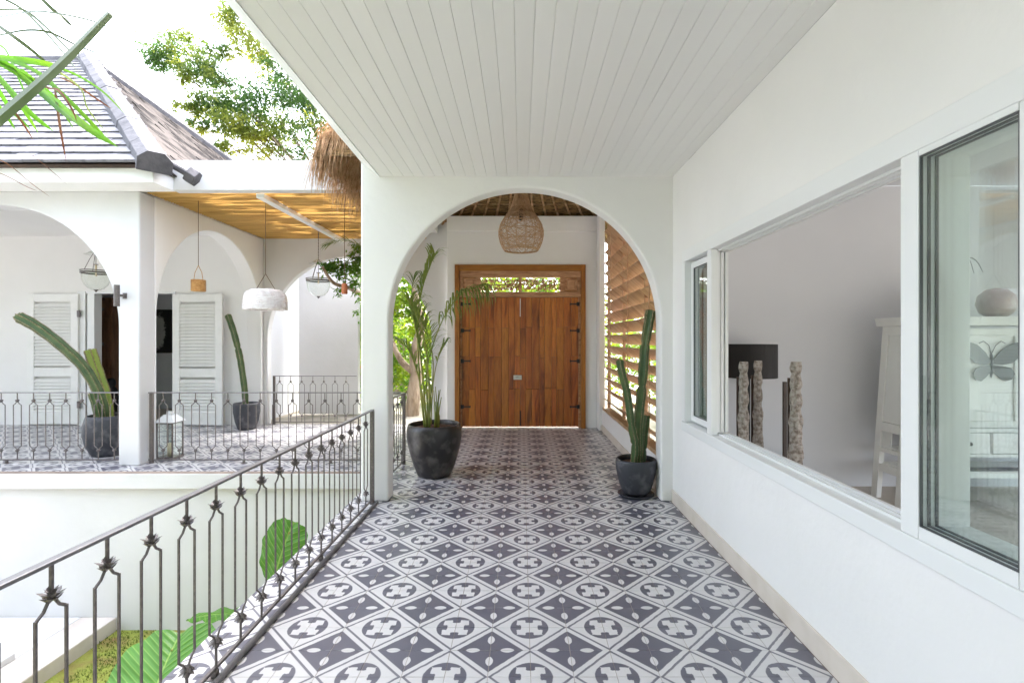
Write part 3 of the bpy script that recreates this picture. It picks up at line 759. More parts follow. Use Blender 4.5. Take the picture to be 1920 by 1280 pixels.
# a thinner second layer above, shifted, letting light through in places
m = MB(); y = 6.35
while y < 9.19:
    w_ = rr_.uniform(.03,.05)
    x_ = -4.7
    while x_ < -1.75:
        L_ = rr_.uniform(.5, 1.6); 
        if rr_.random() < .86: m.box(x_+3.2, min(x_+L_, -1.74)+3.2, y-7.7, y+w_-7.7, .062+rr_.uniform(0,.01), .066+.01)
        x_ += L_ + rr_.uniform(0,.3)
    y += w_*1.05
tag(m.build('upper_reeds', M['reed'], ca, fix=False), kind='stuff')
b = MB().box(-3.335+3.2, -3.235+3.2, 6.33-7.7, 9.195-7.7, -.045, .012); b.build('support_beam', M['white_wood'], ca, bevel=.004)
b = MB().box(-4.30, -1.55, 6.19, 6.33, 3.398, 3.765)
tag(b.build('canopy_front_beam', M['plaster2'], bevel=.006), 'long white beam in front of the bamboo reed ceiling', 'beam')

# ================================================================== wing roof
rf = thing('shingled_roof', 'grey shingled hip roof over the left wing with pale hip ridge', 'roof', loc=(-4.26, 5.75, 3.56))
EX, EY, EZ = -4.26, 5.75, 3.56; SL = .79; TT = 4.97
def rr3(p): return (p[0]-EX, p[1]-EY, p[2]-EZ)
AP = (EX-TT, EY+TT, EZ+SL*TT); AP2 = (-20, EY+TT, EZ+SL*TT)
m = MB()
m.add([rr3(p) for p in ((EX,EY,EZ),(-20,EY,EZ),AP2,AP,(EX,EY+2*TT,EZ),(-20,EY+2*TT,EZ))], [(0,3,2,1),(0,4,3),(3,4,5,2)])
m.build('roof_deck', M['darkwood'], rf, fix=False)
ang = math.atan(SL); slen = TT/math.cos(ang); NR = 23; ex = slen/NR
SW = .24
shm = MB().box(-SW/2+.0015, SW/2-.0015, -.02, ex+.05, .000, .032).mesh('shingle', M['shingle'])
nsh = 0; st = MB()
rr_ = random.Random(21)
for r_ in range(NR):
    yb = EY + r_*ex*math.cos(ang); zb = EZ + r_*ex*math.sin(ang)
    hipx = EX - (r_*ex*math.cos(ang))
    left = -6.6 - (yb-EY)*1.08          # left edge of what can be seen, plus a margin
    x = hipx - .10 - (SW/2 if r_ % 2 else 0)
    while x > left - 1.2:
        if nsh < 296 and x > left - .1 and r_ < 20:
            o = link('shingle', shm, rf, rr3((x, yb, zb+.030)), (ang-.075+rr_.gauss(0,.012), rr_.gauss(0,.006), rr_.gauss(0,.008))); nsh += 1
        else:
            Mx = Matrix.Translation(Vector(rr3((x, yb, zb+.030)))) @ Matrix.Rotation(ang-.075+rr_.gauss(0,.012), 4, 'X')
            st.box(-SW/2+.0015, SW/2-.0015, -.02, ex+.05, .000, .032, Mx)
        x -= SW
    while x > -13:
        Mx = Matrix.Translation(Vector(rr3((x-.36, yb, zb+.030)))) @ Matrix.Rotation(ang-.075, 4, 'X')
        st.box(-.478, .478, -.02, ex+.05, .000, .032, Mx); x -= .96
tag(st.build('more_shingles', M['shingle'], rf, fix=False), kind='stuff')
st = MB()
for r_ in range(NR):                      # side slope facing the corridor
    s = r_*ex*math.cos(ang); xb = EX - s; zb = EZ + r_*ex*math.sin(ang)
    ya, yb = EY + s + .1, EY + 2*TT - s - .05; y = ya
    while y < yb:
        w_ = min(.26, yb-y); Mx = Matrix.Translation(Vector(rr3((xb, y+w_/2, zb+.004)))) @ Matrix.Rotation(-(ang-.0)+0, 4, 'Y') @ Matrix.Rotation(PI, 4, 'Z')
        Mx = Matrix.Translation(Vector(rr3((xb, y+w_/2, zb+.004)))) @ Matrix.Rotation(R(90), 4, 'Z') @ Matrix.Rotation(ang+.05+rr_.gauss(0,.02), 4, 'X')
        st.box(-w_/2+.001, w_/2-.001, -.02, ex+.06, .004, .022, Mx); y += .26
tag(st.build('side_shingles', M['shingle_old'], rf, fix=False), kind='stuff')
# hip ridge caps
def hipcap(p, q, w0, w1, h, name, m_='ridge', seg=14):
    p, q = Vector(p), Vector(q); dv = (q-p); side = dv.cross(Vector((0,0,1))).normalized(); upv = side.cross(dv).normalized()
    r2 = random.Random(4)
    for k in range(seg):
        a = p + dv*(k/seg); b_ = p + dv*((k+1)/seg) - dv.normalized()*.004
        wa = (w0+(w1-w0)*k/seg)*r2.uniform(.97,1.03); ha = h*r2.uniform(.95,1.05)
        prof = [(-wa,-.05),(-wa*.98,ha*.45),(-wa*.45,ha),(wa*.45,ha),(wa*.98,ha*.45),(wa,-.05)]
        vs_ = [a+side*u+upv*v for u, v in prof] + [b_+side*u+upv*v for u, v in prof]
        mb = MB().add(vs_, [(i, i+1, i+7, i+6) for i in range(5)] + [(5,4,3,2,1,0),(6,7,8,9,10,11),(0,6,11,5)])
        mb.build(name, M[m_], rf, bevel=.006)
hipcap(rr3((EX+.05, EY+.02, EZ+.01)), rr3((AP[0], AP[1], AP[2]+.02)), .165, .165, .15, 'ridge_cap')
hipcap(rr3((EX, EY+2*TT, EZ+.01)), rr3((AP[0], AP[1], AP[2]+.02)), .12, .12, .12, 'ridge_cap', 'ridge_dark', 10)
hipcap(rr3(AP), rr3(AP2), .12, .12, .10, 'ridge_cap', 'ridge', 12)
# dark end block and the lower round ridge with hexagonal end
dvh = Vector((-1,1,SL)).normalized(); sdh = dvh.cross(Vector((0,0,1))).normalized(); uph = sdh.cross(dvh).normalized()
c0 = Vector((.05,.02,.01))
mb = MB(); prof = [(-.17,-.08),(-.17,.07),(-.08,.155),(.08,.155),(.17,.07),(.17,-.08)]
vs_ = [c0-dvh*.07+sdh*u+uph*v for u, v in prof]+[c0-dvh*.002+sdh*u+uph*v for u, v in prof]
mb.add(vs_, [(i,i+1,i+7,i+6) for i in range(5)]+[(5,4,3,2,1,0),(6,7,8,9,10,11),(0,6,11,5)]); mb.build('ridge_end', M['ridge_dark'], rf, bevel=.006)
pA = P(300, 296, 5.85); pB = P(352, 326, 6.02); pC = P(370, 337, 6.05)
MB().tube([rr3(pA), rr3(pB)], .040, 10).build('lower_ridge', M['ridge_dark'], rf, smooth=False)
mb = MB().tube([rr3(pB), rr3(pC)], [.10,.10], 6); mb.build('hexagonal_end', M['ridge_dark'], rf, bevel=.008)
# eave box
b = MB().box(-12.5, EX-.02, 5.85, 6.215, 3.385, 3.555)
ev = tag(b.build('eave_box', M['plaster'], bevel=.006), 'white boxed eave under the grey shingled roof', 'eave')
b = MB().box(-4.715, EX-.02, 6.22, 6.3, 3.41, 3.555); b.build('eave_return', M['plaster'], ev)
tag(MB().box(-12.5, -4.72, 6.24, 9.3, 3.56, 3.62).build('wing_roof_slab', M['slab']), kind='structure')

# ================================================================== railings
def rosette(m, z, s=1.0, flip=1):
    for tier, (n, r0, r1, dz0, dz1) in enumerate(((6, .010, .036, .004, .012), (6, .010, .030, -.010, -.002), (4, .006, .018, .010, .024))):
        for k in range(n):
            th = 2*PI*k/n + tier*.5; c, s_ = math.cos(th), math.sin(th); pw = .010
            p = [(r0*c - pw*s_*.5, r0*s_ + pw*c*.5, z+flip*dz0), (r0*c + pw*s_*.5, r0*s_ - pw*c*.5, z+flip*dz0),
                 ((r0+r1)/2*c + pw*s_*1.0, (r0+r1)/2*s_ - pw*c*1.0, z+flip*(dz0*.4+dz1*.6)), (r1*c, r1*s_, z+flip*(dz1+.003)), ((r0+r1)/2*c - pw*s_*1.0, (r0+r1)/2*s_ + pw*c*1.0, z+flip*(dz0*.4+dz1*.6)),
                 (.55*(r0+r1)/2*c, .55*(r0+r1)/2*s_, z+flip*(dz0-.008))]
            m.add(p, [(0,1,2,3,4),(1,0,5),(2,1,5),(3,2,5),(4,3,5),(0,4,5)])
    m.lathe([(.001,-.018*flip),(.010,-.012*flip),(.013,0),(.008,.012*flip),(.001,.016*flip)], (0,0,z), 8)
def baluster_mesh(detail):
    m = MB(); r = .0052; n = 4
    m.tube([(0,0,.885),(0,0,.80)], .0062, n, twist=PI/4); m.tube([(0,0,.155),(0,0,.05)], .0062, n, twist=PI/4)
    for s in (-1, 1):
        cu = [(0,0,.795),(s*.012,0,.772),(s*.026,0,.750),(s*.044,0,.738),(s*.050,0,.732)]
        cl = [(s*.050,0,.222),(s*.044,0,.214),(s*.026,0,.200),(s*.012,0,.180),(0,0,.160)]
        m.tube(cu, r, 5); m.tube([(s*.050,0,.737),(s*.050,0,.217)], r, n, twist=PI/4); m.tube(cl, r, 5)
    if not detail:
        for z in (.790, .162): m.lathe([(.004,-.022),(.022,-.004),(.022,.006),(.004,.022)], (0,0,z), 6)
    return m.mesh('baluster', M['iron'])
BAL = {True: baluster_mesh(True), False: baluster_mesh(False)}
rm_ = MB(); rosette(rm_, 0, 1, 1); ROS = rm_.mesh('rosette', M['iron'])
def railing(p0, p1, label, detail, posts=(), feet=(), start=.1, group=None, step=.2042, end=.05, topext=0):
    p0, p1 = Vector(p0), Vector(p1); L_ = (p1-p0).length; a = math.atan2(p1.y-p0.y, p1.x-p0.x)
    t = thing('iron_railing', label, 'railing', group, loc=(p0.x, p0.y, 0)); t.rotation_euler = (0, 0, a)
    MB().box(-topext, L_, -.017, .017, .884, .898).build('top_rail', M['railtop'], t, bevel=.004)
    MB().box(0, L_, -.009, .009, .038, .052).build('bottom_rail', M['iron'], t, bevel=.002)
    for u in posts: MB().box(u-.018, u+.018, -.018, .018, 0, .883).build('post', M['iron'], t, bevel=.003)
    for u in feet:
        m = MB().box(u-.013, u+.013, -.013, .013, .004, .037); m.box(u-.03, u+.03, -.03, .03, 0, .004); m.build('foot', M['iron'], t, bevel=.002)
    u = start
    while u < L_ - end:
        b = link('baluster', BAL[detail], t, (u, 0, 0))
        if detail:
            link('rosette', ROS, b, (0, 0, .788)); e = link('rosette', ROS, b, (0, 0, .164)); e.rotation_euler = (PI, 0, .4)
        u += step
    return t
# corridor railing: starts at the arch pillar and comes past the camera
cr_ = railing((-1.412, 4.79, 0), (-1.412, .30, 0), 'long black iron railing along the left edge of the tiled corridor', True, posts=(.02,), feet=(1.24, 2.47, 3.7), start=.215, step=.2042)
railing((-1.47, 5.05, 0), (-1.47, 6.33, 0), 'short black iron railing just behind the arch pillar by the big dark pot', False, posts=(1.262,), start=.12)
railing((-1.50, 6.35, 0), (-4.70, 6.35, 0), 'black iron railing in front of the small cactus pot, right of the white pillar', False, posts=(3.165,), feet=(.9, 2.0), start=.16, topext=-.01)
railing((-4.995, 6.35, 0), (-8.0, 6.35, 0), 'black iron railing in the left arch in front of the leaning cactus', False, feet=(1.5,), start=.14)
railing((-4.57, 9.27, 0), (-3.03, 9.27, 0), 'farthest black iron railing, standing in the back arch before the white garden wall', False, posts=(.02,), start=.12)
# round bar / plinth along the floor edge under the railing
m = MB().tube([(-1.375, -2, .012), (-1.375, 4.80, .012)], .016, 10)
tag(m.build('floor_edge_bar', M['railtop'], smooth=True), 'thin rounded grey bar lying on the tiles beside the corridor railing', 'bar')

# ================================================================== pots and plants
def pot(name, label, loc, prof, m, wall=.025, soil_z=None, group=None):
    t = thing(name, label, 'plant pot', group, loc=loc)
    H = prof[-1][1]
    inner = [(r-wall, z) for r, z in reversed(prof) if z > .05]
    full = [(0.001, 0)] + prof + [(prof[-1][0]-wall*.5, H+wall*.35)] + inner + [(.001, .05)]
    MB().lathe(full, n=56, fn=lambda r, z, th: r*(1+.006*math.sin(3*th+z*7))).build('pot_body', M[m], t, smooth=True)
    rs_ = None
    sz = soil_z if soil_z else H-.045
    for i in range(len(prof)-1):
        if prof[i][1] <= sz <= prof[i+1][1]:
            f_ = (sz-prof[i][1])/(prof[i+1][1]-prof[i][1]); rs_ = prof[i][0]*(1-f_)+prof[i+1][0]*f_-wall-.001
    m2 = MB(); n = 24
    vs_ = [(0,0,sz+.02)]
    for ring in (.5, 1.0):
        for k in range(n): th_ = 2*PI*k/n; vs_.append((rs_*ring*math.cos(th_), rs_*ring*math.sin(th_), sz + (random.uniform(-.006,.012) if ring < 1 else 0)))
    m2.add(vs_, [(0,1+k,1+(k+1)%n) for k in range(n)] + [(1+k,1+n+k,1+n+(k+1)%n,1+(k+1)%n) for k in range(n)])
    m2.build('soil', M['soil'], t, smooth=True)
    return t
big = pot('plant_pot', 'large glossy dark round pot behind the left of the arch, holding a palm', (-1.0, 5.80, 0),
    [(.185,.0),(.20,.03),(.235,.12),(.272,.24),(.300,.36),(.314,.46),(.312,.53),(.300,.585)], 'pot', .03)
sp = pot('plant_pot', 'small matt charcoal pot with saucer at the right of the arch holding a cactus', (1.152, 5.045, 0),
    [(.125,.028),(.140,.05),(.165,.12),(.188,.21),(.202,.29),(.203,.335),(.197,.365)], 'pot2', .022)
MB().lathe([(.001,0),(.155,0),(.182,.022),(.178,.028),(.150,.010),(.001,.010)], n=48).build('saucer', M['pot2'], sp, smooth=True)
wp_ = pot('plant_pot', 'large grey pot in the left arch holding two leaning cacti', (-5.60, 6.86, 0),
    [(.20,0),(.225,.04),(.275,.15),(.300,.28),(.298,.40),(.275,.50),(.262,.53)], 'pot2', .03)
vp = pot('plant_pot', 'small grey pot in the far side arch holding one slim cactus', (-4.80, 8.80, 0),
    [(.14,0),(.15,.03),(.185,.14),(.212,.30),(.215,.42),(.212,.45)], 'pot2', .024)

def smooth_path(pts, n=8):
    "catmull-rom"
    pts = [Vector(p) for p in pts]; out = []
    for i in range(len(pts)-1):
        p0, p1, p2, p3 = pts[max(i-1,0)], pts[i], pts[i+1], pts[min(i+2, len(pts)-1)]
        for k in range(n):
            t = k/n; out.append(.5*((2*p1)+(-p0+p2)*t+(2*p0-5*p1+4*p2-p3)*t*t+(-p0+3*p1-3*p2+p3)*t**3))
    out.append(pts[-1]); return out
def cactus(label, base, columns, mats, ribs=5, group=None):
    "columns: list of (control points, radius, constrictions as fractions)"
    t = thing('cactus', label, 'cactus', group, loc=base); B = Vector(base)
    for ci, (cp, rad, cons) in enumerate(columns):
        pth = smooth_path([Vector(p)-B for p in cp], 12); n = len(pth); rs = []
        for i in range(n):
            f_ = i/(n-1); r = rad*(.88+.12*min(1, f_*6))
            for c_ in cons: r *= 1 - .30*math.exp(-((f_-c_)/.014)**2)
            r *= 1+.035*math.sin(i*.9+ci)
            if f_ > .955: r *= max(.12, math.sqrt(max(0, 1-((f_-.955)/.045)**2)))
            rs.append(r)
        N_ = ribs*6
        MB().tube(pth, rs, N_, ribs=(ribs, .42)).build('cactus_column', M[mats[ci]], t, smooth=True)
        # spine tufts along each rib crest
        m = MB(); up = Vector((0,0,1)); a = (pth[1]-pth[0]).normalized().cross(up)
        if a.length < .05: a = Vector((1,0,0))
        a.normalize()
        r3 = random.Random(ci)
        for i in range(n):
            tt = (pth[min(i+1,n-1)]-pth[max(i-1,0)]).normalized(); a = (a-tt*a.dot(tt)).normalized(); bb = tt.cross(a)
            for k in range(ribs):
                th_ = 2*PI*k/ribs; dr_ = a*math.cos(th_)+bb*math.sin(th_); side = tt.cross(dr_)
                for sub in (0, .5):
                    j = min(i+1, n-1); q = pth[i].lerp(pth[j], sub) + dr_*(rs[i]*(1-sub)+rs[j]*sub)*.985
                    s_ = .0045*rad/.05
                    m.add([q-side*s_-tt*s_, q+side*s_-tt*s_, q+side*s_+tt*s_, q-side*s_+tt*s_, q+dr_*s_*2.2], [(0,1,4),(1,2,4),(2,3,4),(3,0,4)])
        tag(m.build('spine_tufts', M['areole'], t, fix=False), kind='stuff')
    return t
bz = .34
cactus('tall green ribbed cactus with two stems at the right of the arch', (1.152, 5.045, bz-.02),
    [([P(1197,868,5.045), P(1196,800,5.04), P(1203,730,5.04), P(1209,650,5.05), P(1217,600,5.05), P(1220,581,5.05)], .048, (.42, .62)),
     ([P(1188,870,5.0), P(1190,832,5.0), P(1184,800,5.0), P(1176,740,5.0), P(1166,700,5.0), P(1161,674,5.0)], .038, (.20, .42)),
     ([P(1205,870,5.10), P(1207,838,5.12), P(1213,780,5.13), P(1210,800,5.13)], .032, (.3,))],
    ['cactus', 'cactus', 'cactus'])
cactus('long arching striped cactus beside a yellowed broken one in the left arch', (-5.60, 6.86, .47),
    [([P(196,800,6.86), P(190,750,6.84), P(160,692,6.80), P(112,645,6.72), P(65,610,6.68), P(30,592,6.66)], .066, (.97,)),
     ([P(206,800,6.95), P(196,740,6.98), P(180,690,7.0), P(168,655,7.0)], .074, ()),
     ([P(186,800,6.78), P(182,770,6.78), P(172,735,6.78)], .045, ())],
    ['cactus', 'cactus_y', 'cactus'], ribs=6)
cactus('slim dark leaning cactus against the far wall of the left wing', (-4.80, 8.80, .40),
    [([P(461,765,8.80), P(459,730,8.80), P(452,680,8.80), P(447,655,8.80), P(438,620,8.80), P(427,589,8.80)], .052, (.62,))], ['cactus'], ribs=5)

# ---- palm fronds
def frond(m_l, path, nleaf, lmax, droop, spread=1.0, start=.25, width=.014, rs=None, plume=False):
    rs = rs or random.Random(1); n = len(path)
    for i in range(nleaf):
        f_ = start + (1-start)*i/(nleaf-1); j = f_*(n-1); a = int(min(j, n-2)); p = path[a].lerp(path[a+1], j-a)
        t = (path[a+1]-path[a]).normalized(); side = t.cross(Vector((0,0,1)))
        if side.length < .1: side = Vector((1,0,0))
        side.normalize(); upv = side.cross(t)
        L_ = lmax*math.sin(PI*(.12+.80*(f_-start)/(1-start)))**.6*rs.uniform(.85,1.1)
        for s in (-1, 1):
            az = rs.uniform(-.15,.15); d_ = (t*(.75+.3*f_)+side*s*spread*rs.uniform(.75,1.1)+upv*rs.uniform(.1,.5)).normalized()
            pts = []; q = p.copy(); dd = d_.copy(); K = 6
            for k in range(K+1):
                pts.append(q.copy()); q += dd*(L_/K); dd = (dd+Vector((0,0,-droop*(.5+k*.35)/K*2))).normalized()
            vs_ = []
            for k in range(K+1):
                w_ = width*math.sin(PI*min(1,(.12+.86*k/K)))**.7; tt = (pts[min(k+1,K)]-pts[max(k-1,0)]).normalized()
                nn = tt.cross(Vector((rs.uniform(-.01,.01),0,1)));
                if nn.length < .05: nn = side.copy()
                nn.normalize(); vs_ += [pts[k]-nn*w_*.5, pts[k]+Vector((0,0,-w_*.12)), pts[k]+nn*w_*.5]
            m_l.add(vs_, [(3*k+c_, 3*k+3+c_, 3*k+4+c_, 3*k+1+c_) for k in range(K) for c_ in (0,1)])
pp = thing('potted_palm', 'slender green palm with drooping fronds growing from the large dark pot', 'palm', loc=(-1.0, 5.80, .5)); B = Vector((-1.0, 5.80, .5))
stems = [([P(800,800,5.78), P(790,680,5.78), P(776,600,5.75), P(768,560,5.7)], .013),
         ([P(804,805,5.82), P(800,700,5.84), P(812,645,5.86), P(835,590,5.84), P(865,552,5.80), P(905,535,5.75)], .011),
         ([P(796,800,5.80), P(786,700,5.83), P(783,600,5.88), P(792,540,5.90), P(806,500,5.92), P(815,478,5.9)], .012),
         ([P(806,800,5.76), P(802,690,5.72), P(792,620,5.66), P(775,580,5.55)], .010),
         ([P(798,795,5.86), P(812,700,5.95), P(806,640,6.05), P(790,600,6.1)], .010),
           ([P(800,795,5.72), P(788,720,5.66), P(768,660,5.6), P(748,640,5.55)], .009),
           ([P(803,795,5.88), P(806,720,5.95), P(786,640,6.0), P(772,560,6.05), P(776,520,6.1)], .010),
           ([P(808,795,5.8), P(812,720,5.82), P(822,670,5.84), P(838,640,5.86)], .008)]
rs = random.Random(8)
fparams = [dict(nleaf=24, lmax=.38, droop=.9, start=.35, spread=.65), dict(nleaf=24, lmax=.52, droop=2.3, start=.56, spread=.9), dict(nleaf=20, lmax=.34, droop=.7, start=.48, spread=.65),
           dict(nleaf=20, lmax=.38, droop=.8, start=.35, spread=.6), dict(nleaf=20, lmax=.36, droop=.8, start=.4, spread=.6),
           dict(nleaf=12, lmax=.30, droop=1.0, start=.4, spread=.6), dict(nleaf=16, lmax=.34, droop=.8, start=.45, spread=.55), dict(nleaf=8, lmax=.22, droop=.9, start=.6, spread=.5)]
for (cp, r_), fp in zip(stems, fparams):
    pth = [q-B for q in smooth_path(cp, 10)]; n = len(pth)
    s_ = MB().tube(pth, [r_*(1.1-.85*i/n) for i in range(n)], 7).build('frond_stem', M['stalk'], pp, smooth=True)
    m = MB(); frond(m, pth, rs=rs, width=.016, **fp); m.build('frond', M['palm'], pp, fix=False)
m = MB()
for k in range(9):
    a_ = rs.uniform(0, 6.28); q = Vector((.06*math.cos(a_), .06*math.sin(a_), .02)); m.tube([q, q+Vector((rs.uniform(-.02,.02),0,.15)), q+Vector((rs.uniform(-.05,.05), rs.uniform(-.04,.04), rs.uniform(.25,.5)))], [.012,.010,.004], 6)
m.build('cane_bases', M['stalk'], pp, smooth=True)

# ---- near palm at the top left
np_ = thing('palm_tree', 'near palm whose broad grey-green leaf stalk and fronds cross the top left corner', 'palm', loc=(-3.3, 2.2, -1.86)); B = Vector((-3.3, 2.2, -1.86))
MB().tube([q-B for q in smooth_path([(-3.9,2.3,-1.86),(-3.88,2.3,-.6),(-3.82,2.28,.5),(-3.74,2.25,1.45)], 10)], [.12-.0012*i for i in range(31)], 14).build('trunk', M['bark'], np_, smooth=True)
rs = random.Random(44)
for az_, el_ in ((170,50),(215,35),(255,60),(300,40),(140,30),(95,62),(190,70),(325,20)):
    ca, sa = math.cos(R(az_)), math.sin(R(az_)); b0 = Vector((-3.74,2.25,1.42)); Lf = 1.7
    pth = [q-B for q in smooth_path([b0, b0+Vector((ca*.5*math.cos(R(el_)), sa*.5*math.cos(R(el_)), .5*math.sin(R(el_)))), b0+Vector((ca*1.1*math.cos(R(el_)), sa*1.1*math.cos(R(el_)), .9*math.sin(R(el_)))), b0+Vector((ca*Lf*math.cos(R(el_*.8)), sa*Lf*math.cos(R(el_*.8)), 1.0*math.sin(R(el_))))], 7)]; n = len(pth)
    MB().tube(pth, [.022*(1.1-.9*i/n) for i in range(n)], 7).build('frond_stalk', M['petiole'], np_, smooth=True)
    m = MB(); frond(m, pth, 26, .55, .9, rs=rs, width=.028, start=.25); m.build('frond', M['palm_near'], np_, fix=False)
def blade(pts, w0, w1, thick, name, m_, roll=.4):
    pts = smooth_path([q-B for q in pts], 8); n = len(pts); m = MB(); vs_ = []
    for i, q in enumerate(pts):
        t = (pts[min(i+1,n-1)]-pts[max(i-1,0)]).normalized(); view = Vector((0,1,-.1)); sd = t.cross(view).normalized(); nn = sd.cross(t)
        w_ = w0+(w1-w0)*i/(n-1)
        vs_ += [q-sd*w_*.5, q+nn*thick, q+sd*w_*.5, q-nn*thick*.6]
    m.add(vs_, [(4*i+a, 4*i+(a+1)%4, 4*i+4+(a+1)%4, 4*i+4+a) for i in range(n-1) for a in range(4)] + [(0,1,2,3), (4*n-1,4*n-2,4*n-3,4*n-4)])
    m.build(name, M[m_], np_, smooth=False)
D0 = 2.0
blade([P(-640,690,D0+.25), P(-260,440,D0+.1), P(0,222,D0), P(110,125,D0), P(207,26,D0)], .085, .036, .010, 'leaf_stalk', 'petiole')
# leaflets: (points, width, material)
LF = [
 ([(-60,60),(0,112),(60,160),(110,205),(150,236)], .020, 'palm_near'), ([(-40,95),(40,140),(100,190),(165,240),(222,276)], .034, 'palm_near'),
 ([(-40,95),(60,130),(120,180),(180,240),(205,270)], .016, 'palm_near'), ([(-50,90),(20,170),(60,215),(100,246)], .020, 'palm_near'),
 ([(-60,95),(0,150),(40,200),(72,250)], .018, 'palm_near'), ([(-60,110),(-10,160),(20,205),(60,245)], .016, 'palm_near'),
 ([(-60,100),(60,118),(130,135),(190,170),(235,215)], .010, 'palm_near'), ([(-60,105),(50,112),(100,130),(150,165),(165,205),(205,255)], .008, 'palm'),
 ([(62,148),(90,165),(110,170),(135,205),(145,232)], .009, 'palm_dry'), ([(102,160),(106,190),(113,240),(124,303)], .012, 'palm_dry'),
 ([(112,145),(140,158),(180,185),(210,205)], .007, 'palm_dry'), ([(20,200),(45,235),(62,262)], .008, 'palm_dry'),
 ([(-40,20),(20,18),(50,22),(90,55),(130,95),(150,112)], .010, 'petiole'), ([(-40,-20),(30,10),(75,50),(115,95),(150,140)], .010, 'petiole'),
 ([(-60,40),(0,32),(60,22),(110,26),(180,42),(240,70)], .008, 'petiole'), ([(-40,70),(0,66),(50,57),(95,62),(150,88),(225,115)], .008, 'petiole'),
 ([(-30,30),(20,65),(60,95),(95,125)], .014, 'petiole'), ([(60,-20),(95,15),(120,35),(137,52)], .014, 'petiole'), ([(130,-25),(145,-5),(153,10)], .006, 'petiole'),
 ([(-40,290),(10,305),(60,345),(95,370)], .003, 'palm_dry'), ([(-40,320),(0,325),(50,350),(70,358)], .003, 'palm_dry'), ([(60,290),(90,315),(125,345)], .0025,'palm_dry'),
 ([(-30,105),(50,114),(110,124)], .022, 'palm_near'), ([(-60,85),(0,118),(60,150),(110,200),(140,245)], .012, 'palm_near'), ([(-60,150),(-20,180),(10,215),(30,245)], .014, 'palm_near'),
 ([(40,130),(100,180),(150,230),(200,262)], .012, 'palm_near'), ([(70,150),(120,200),(160,236),(190,265)], .010, 'palm_near'),
 ([(-60,60),(0,85),(20,112),(45,170),(60,190)], .010, 'palm_near'),
]
for k, (pl, w_, mm) in enumerate(LF):
    dd = D0 + .08 + .04*(k % 7)
    pts = smooth_path([P(a, b_, dd+.05*math.sin(i+k))-B for i, (a, b_) in enumerate(pl)], 6); n = len(pts); vs_ = []
    for i, q in enumerate(pts):
        t = (pts[min(i+1,n-1)]-pts[max(i-1,0)]).normalized(); sd = t.cross(Vector((.15*math.sin(k),1,.3*math.sin(k*2.1)))).normalized(); nn = sd.cross(t)
        f_ = i/(n-1); ww = w_*1.15*(.35+.65*math.sin(PI*min(1,.15+.8*f_)))*(1 if f_ < .85 else (1-f_)/.15+.04)
        vs_ += [q-sd*ww*.5, q+nn*ww*.18, q+sd*ww*.5]
    MB().add(vs_, [(3*i+c_, 3*i+3+c_, 3*i+4+c_, 3*i+1+c_) for i in range(n-1) for c_ in (0,1)]).build('leaflet', M[mm], np_, fix=False, smooth=True)

# ---- elephant ear
ee = thing('elephant_ear_plant', 'elephant ear plant with huge veined bright green leaves in the courtyard', 'plant', loc=(-2.45, 4.3, -1.86)); B = Vector((-2.45, 4.3, -1.86))
def ear(center, size, tipdir, normal, wave=.04, seed=0, narrow=1.0, notch=.24):
    "heart-shaped leaf, local y points to the tip"
    n = 72; out = []; rr_ = random.Random(seed); ph = rr_.uniform(0,6)
    for k in range(n):
        th = 2*PI*k/n           # 0 = tip
        r = .50+.20*math.cos(th)**3*(1 if math.cos(th) > 0 else .15) - notch*max(0, math.cos(th-PI))**14
        x_ = r*math.sin(th)*.86*narrow; y_ = r*math.cos(th)*.95
        sc = 1+.020*math.sin(th*17+ph)
        out.append((x_*sc, y_*sc))
    rings = [0, .15, .3, .45, .6, .75, .88, 1.0]; vs_ = []
    for ri in rings:
        for k, (x_, y_) in enumerate(out):
            th = 2*PI*k/n; xx, yy_ = x_*ri, y_*ri
            z = -.30*xx*xx - .18*yy_*yy_ + wave*ri**2*math.sin(th*9+ph) + .02*abs(xx)**.5*0 + .10*abs(xx) 
            vs_.append((xx*size, yy_*size, z*size))
    fs_ = [(i*n+k, i*n+(k+1)%n, (i+1)*n+(k+1)%n, (i+1)*n+k) for i in range(len(rings)-1) for k in range(n)]
    o = MB().add(vs_, fs_).build('leaf', M['bigleaf'], ee, smooth=True, fix=False)
    yv = Vector(tipdir).normalized(); zv = Vector(normal); zv = (zv-yv*zv.dot(yv)).normalized(); xv = yv.cross(zv)
    Mx = Matrix((xv, yv, zv)).transposed().to_4x4(); Mx.translation = Vector(center)-B
    o.matrix_local = Mx
    # stalk from leaf base to ground
    b0 = Vector(center) - yv*size*.22 - zv*.01
    gr = Vector((B.x+rr_.uniform(-.12,.12), B.y+rr_.uniform(-.1,.1), -1.86))
    mid = Vector((b0.x*.6+gr.x*.4, b0.y*.6+gr.y*.4, b0.z-.25*(b0.z-gr.z)))
    pth = smooth_path([gr-B, (gr*.6+mid*.4+Vector((0,0,.1)))-B, mid-B, b0-B], 8)
    MB().tube(pth, [.022-.013*i/len(pth) for i in range(len(pth))], 8).build('leaf_stalk', M['stalk'], ee, smooth=True)
ear(P(533,1022,4.3), .52, (-.30,-.15,-1), (-.15,-1,.30), .02, 1, .95, .06)
ear(P(425,1150,4.5), .50, (-1,.05,-.02), (.05,.22,1), .03, 2)
ear(P(296,1278,3.8), 1.02, (.10,-.75,-.62), (-.12,-.62,.75), .02, 3, 1.05, .10)
ear(P(600,1420,3.5), .50, (-.9,-.5,-.1), (.2,-.5,.8), .03, 4)
ear(P(470,1390,3.3), .50, (.2,-.9,-.2), (.0,-.3,.9), .03, 5)

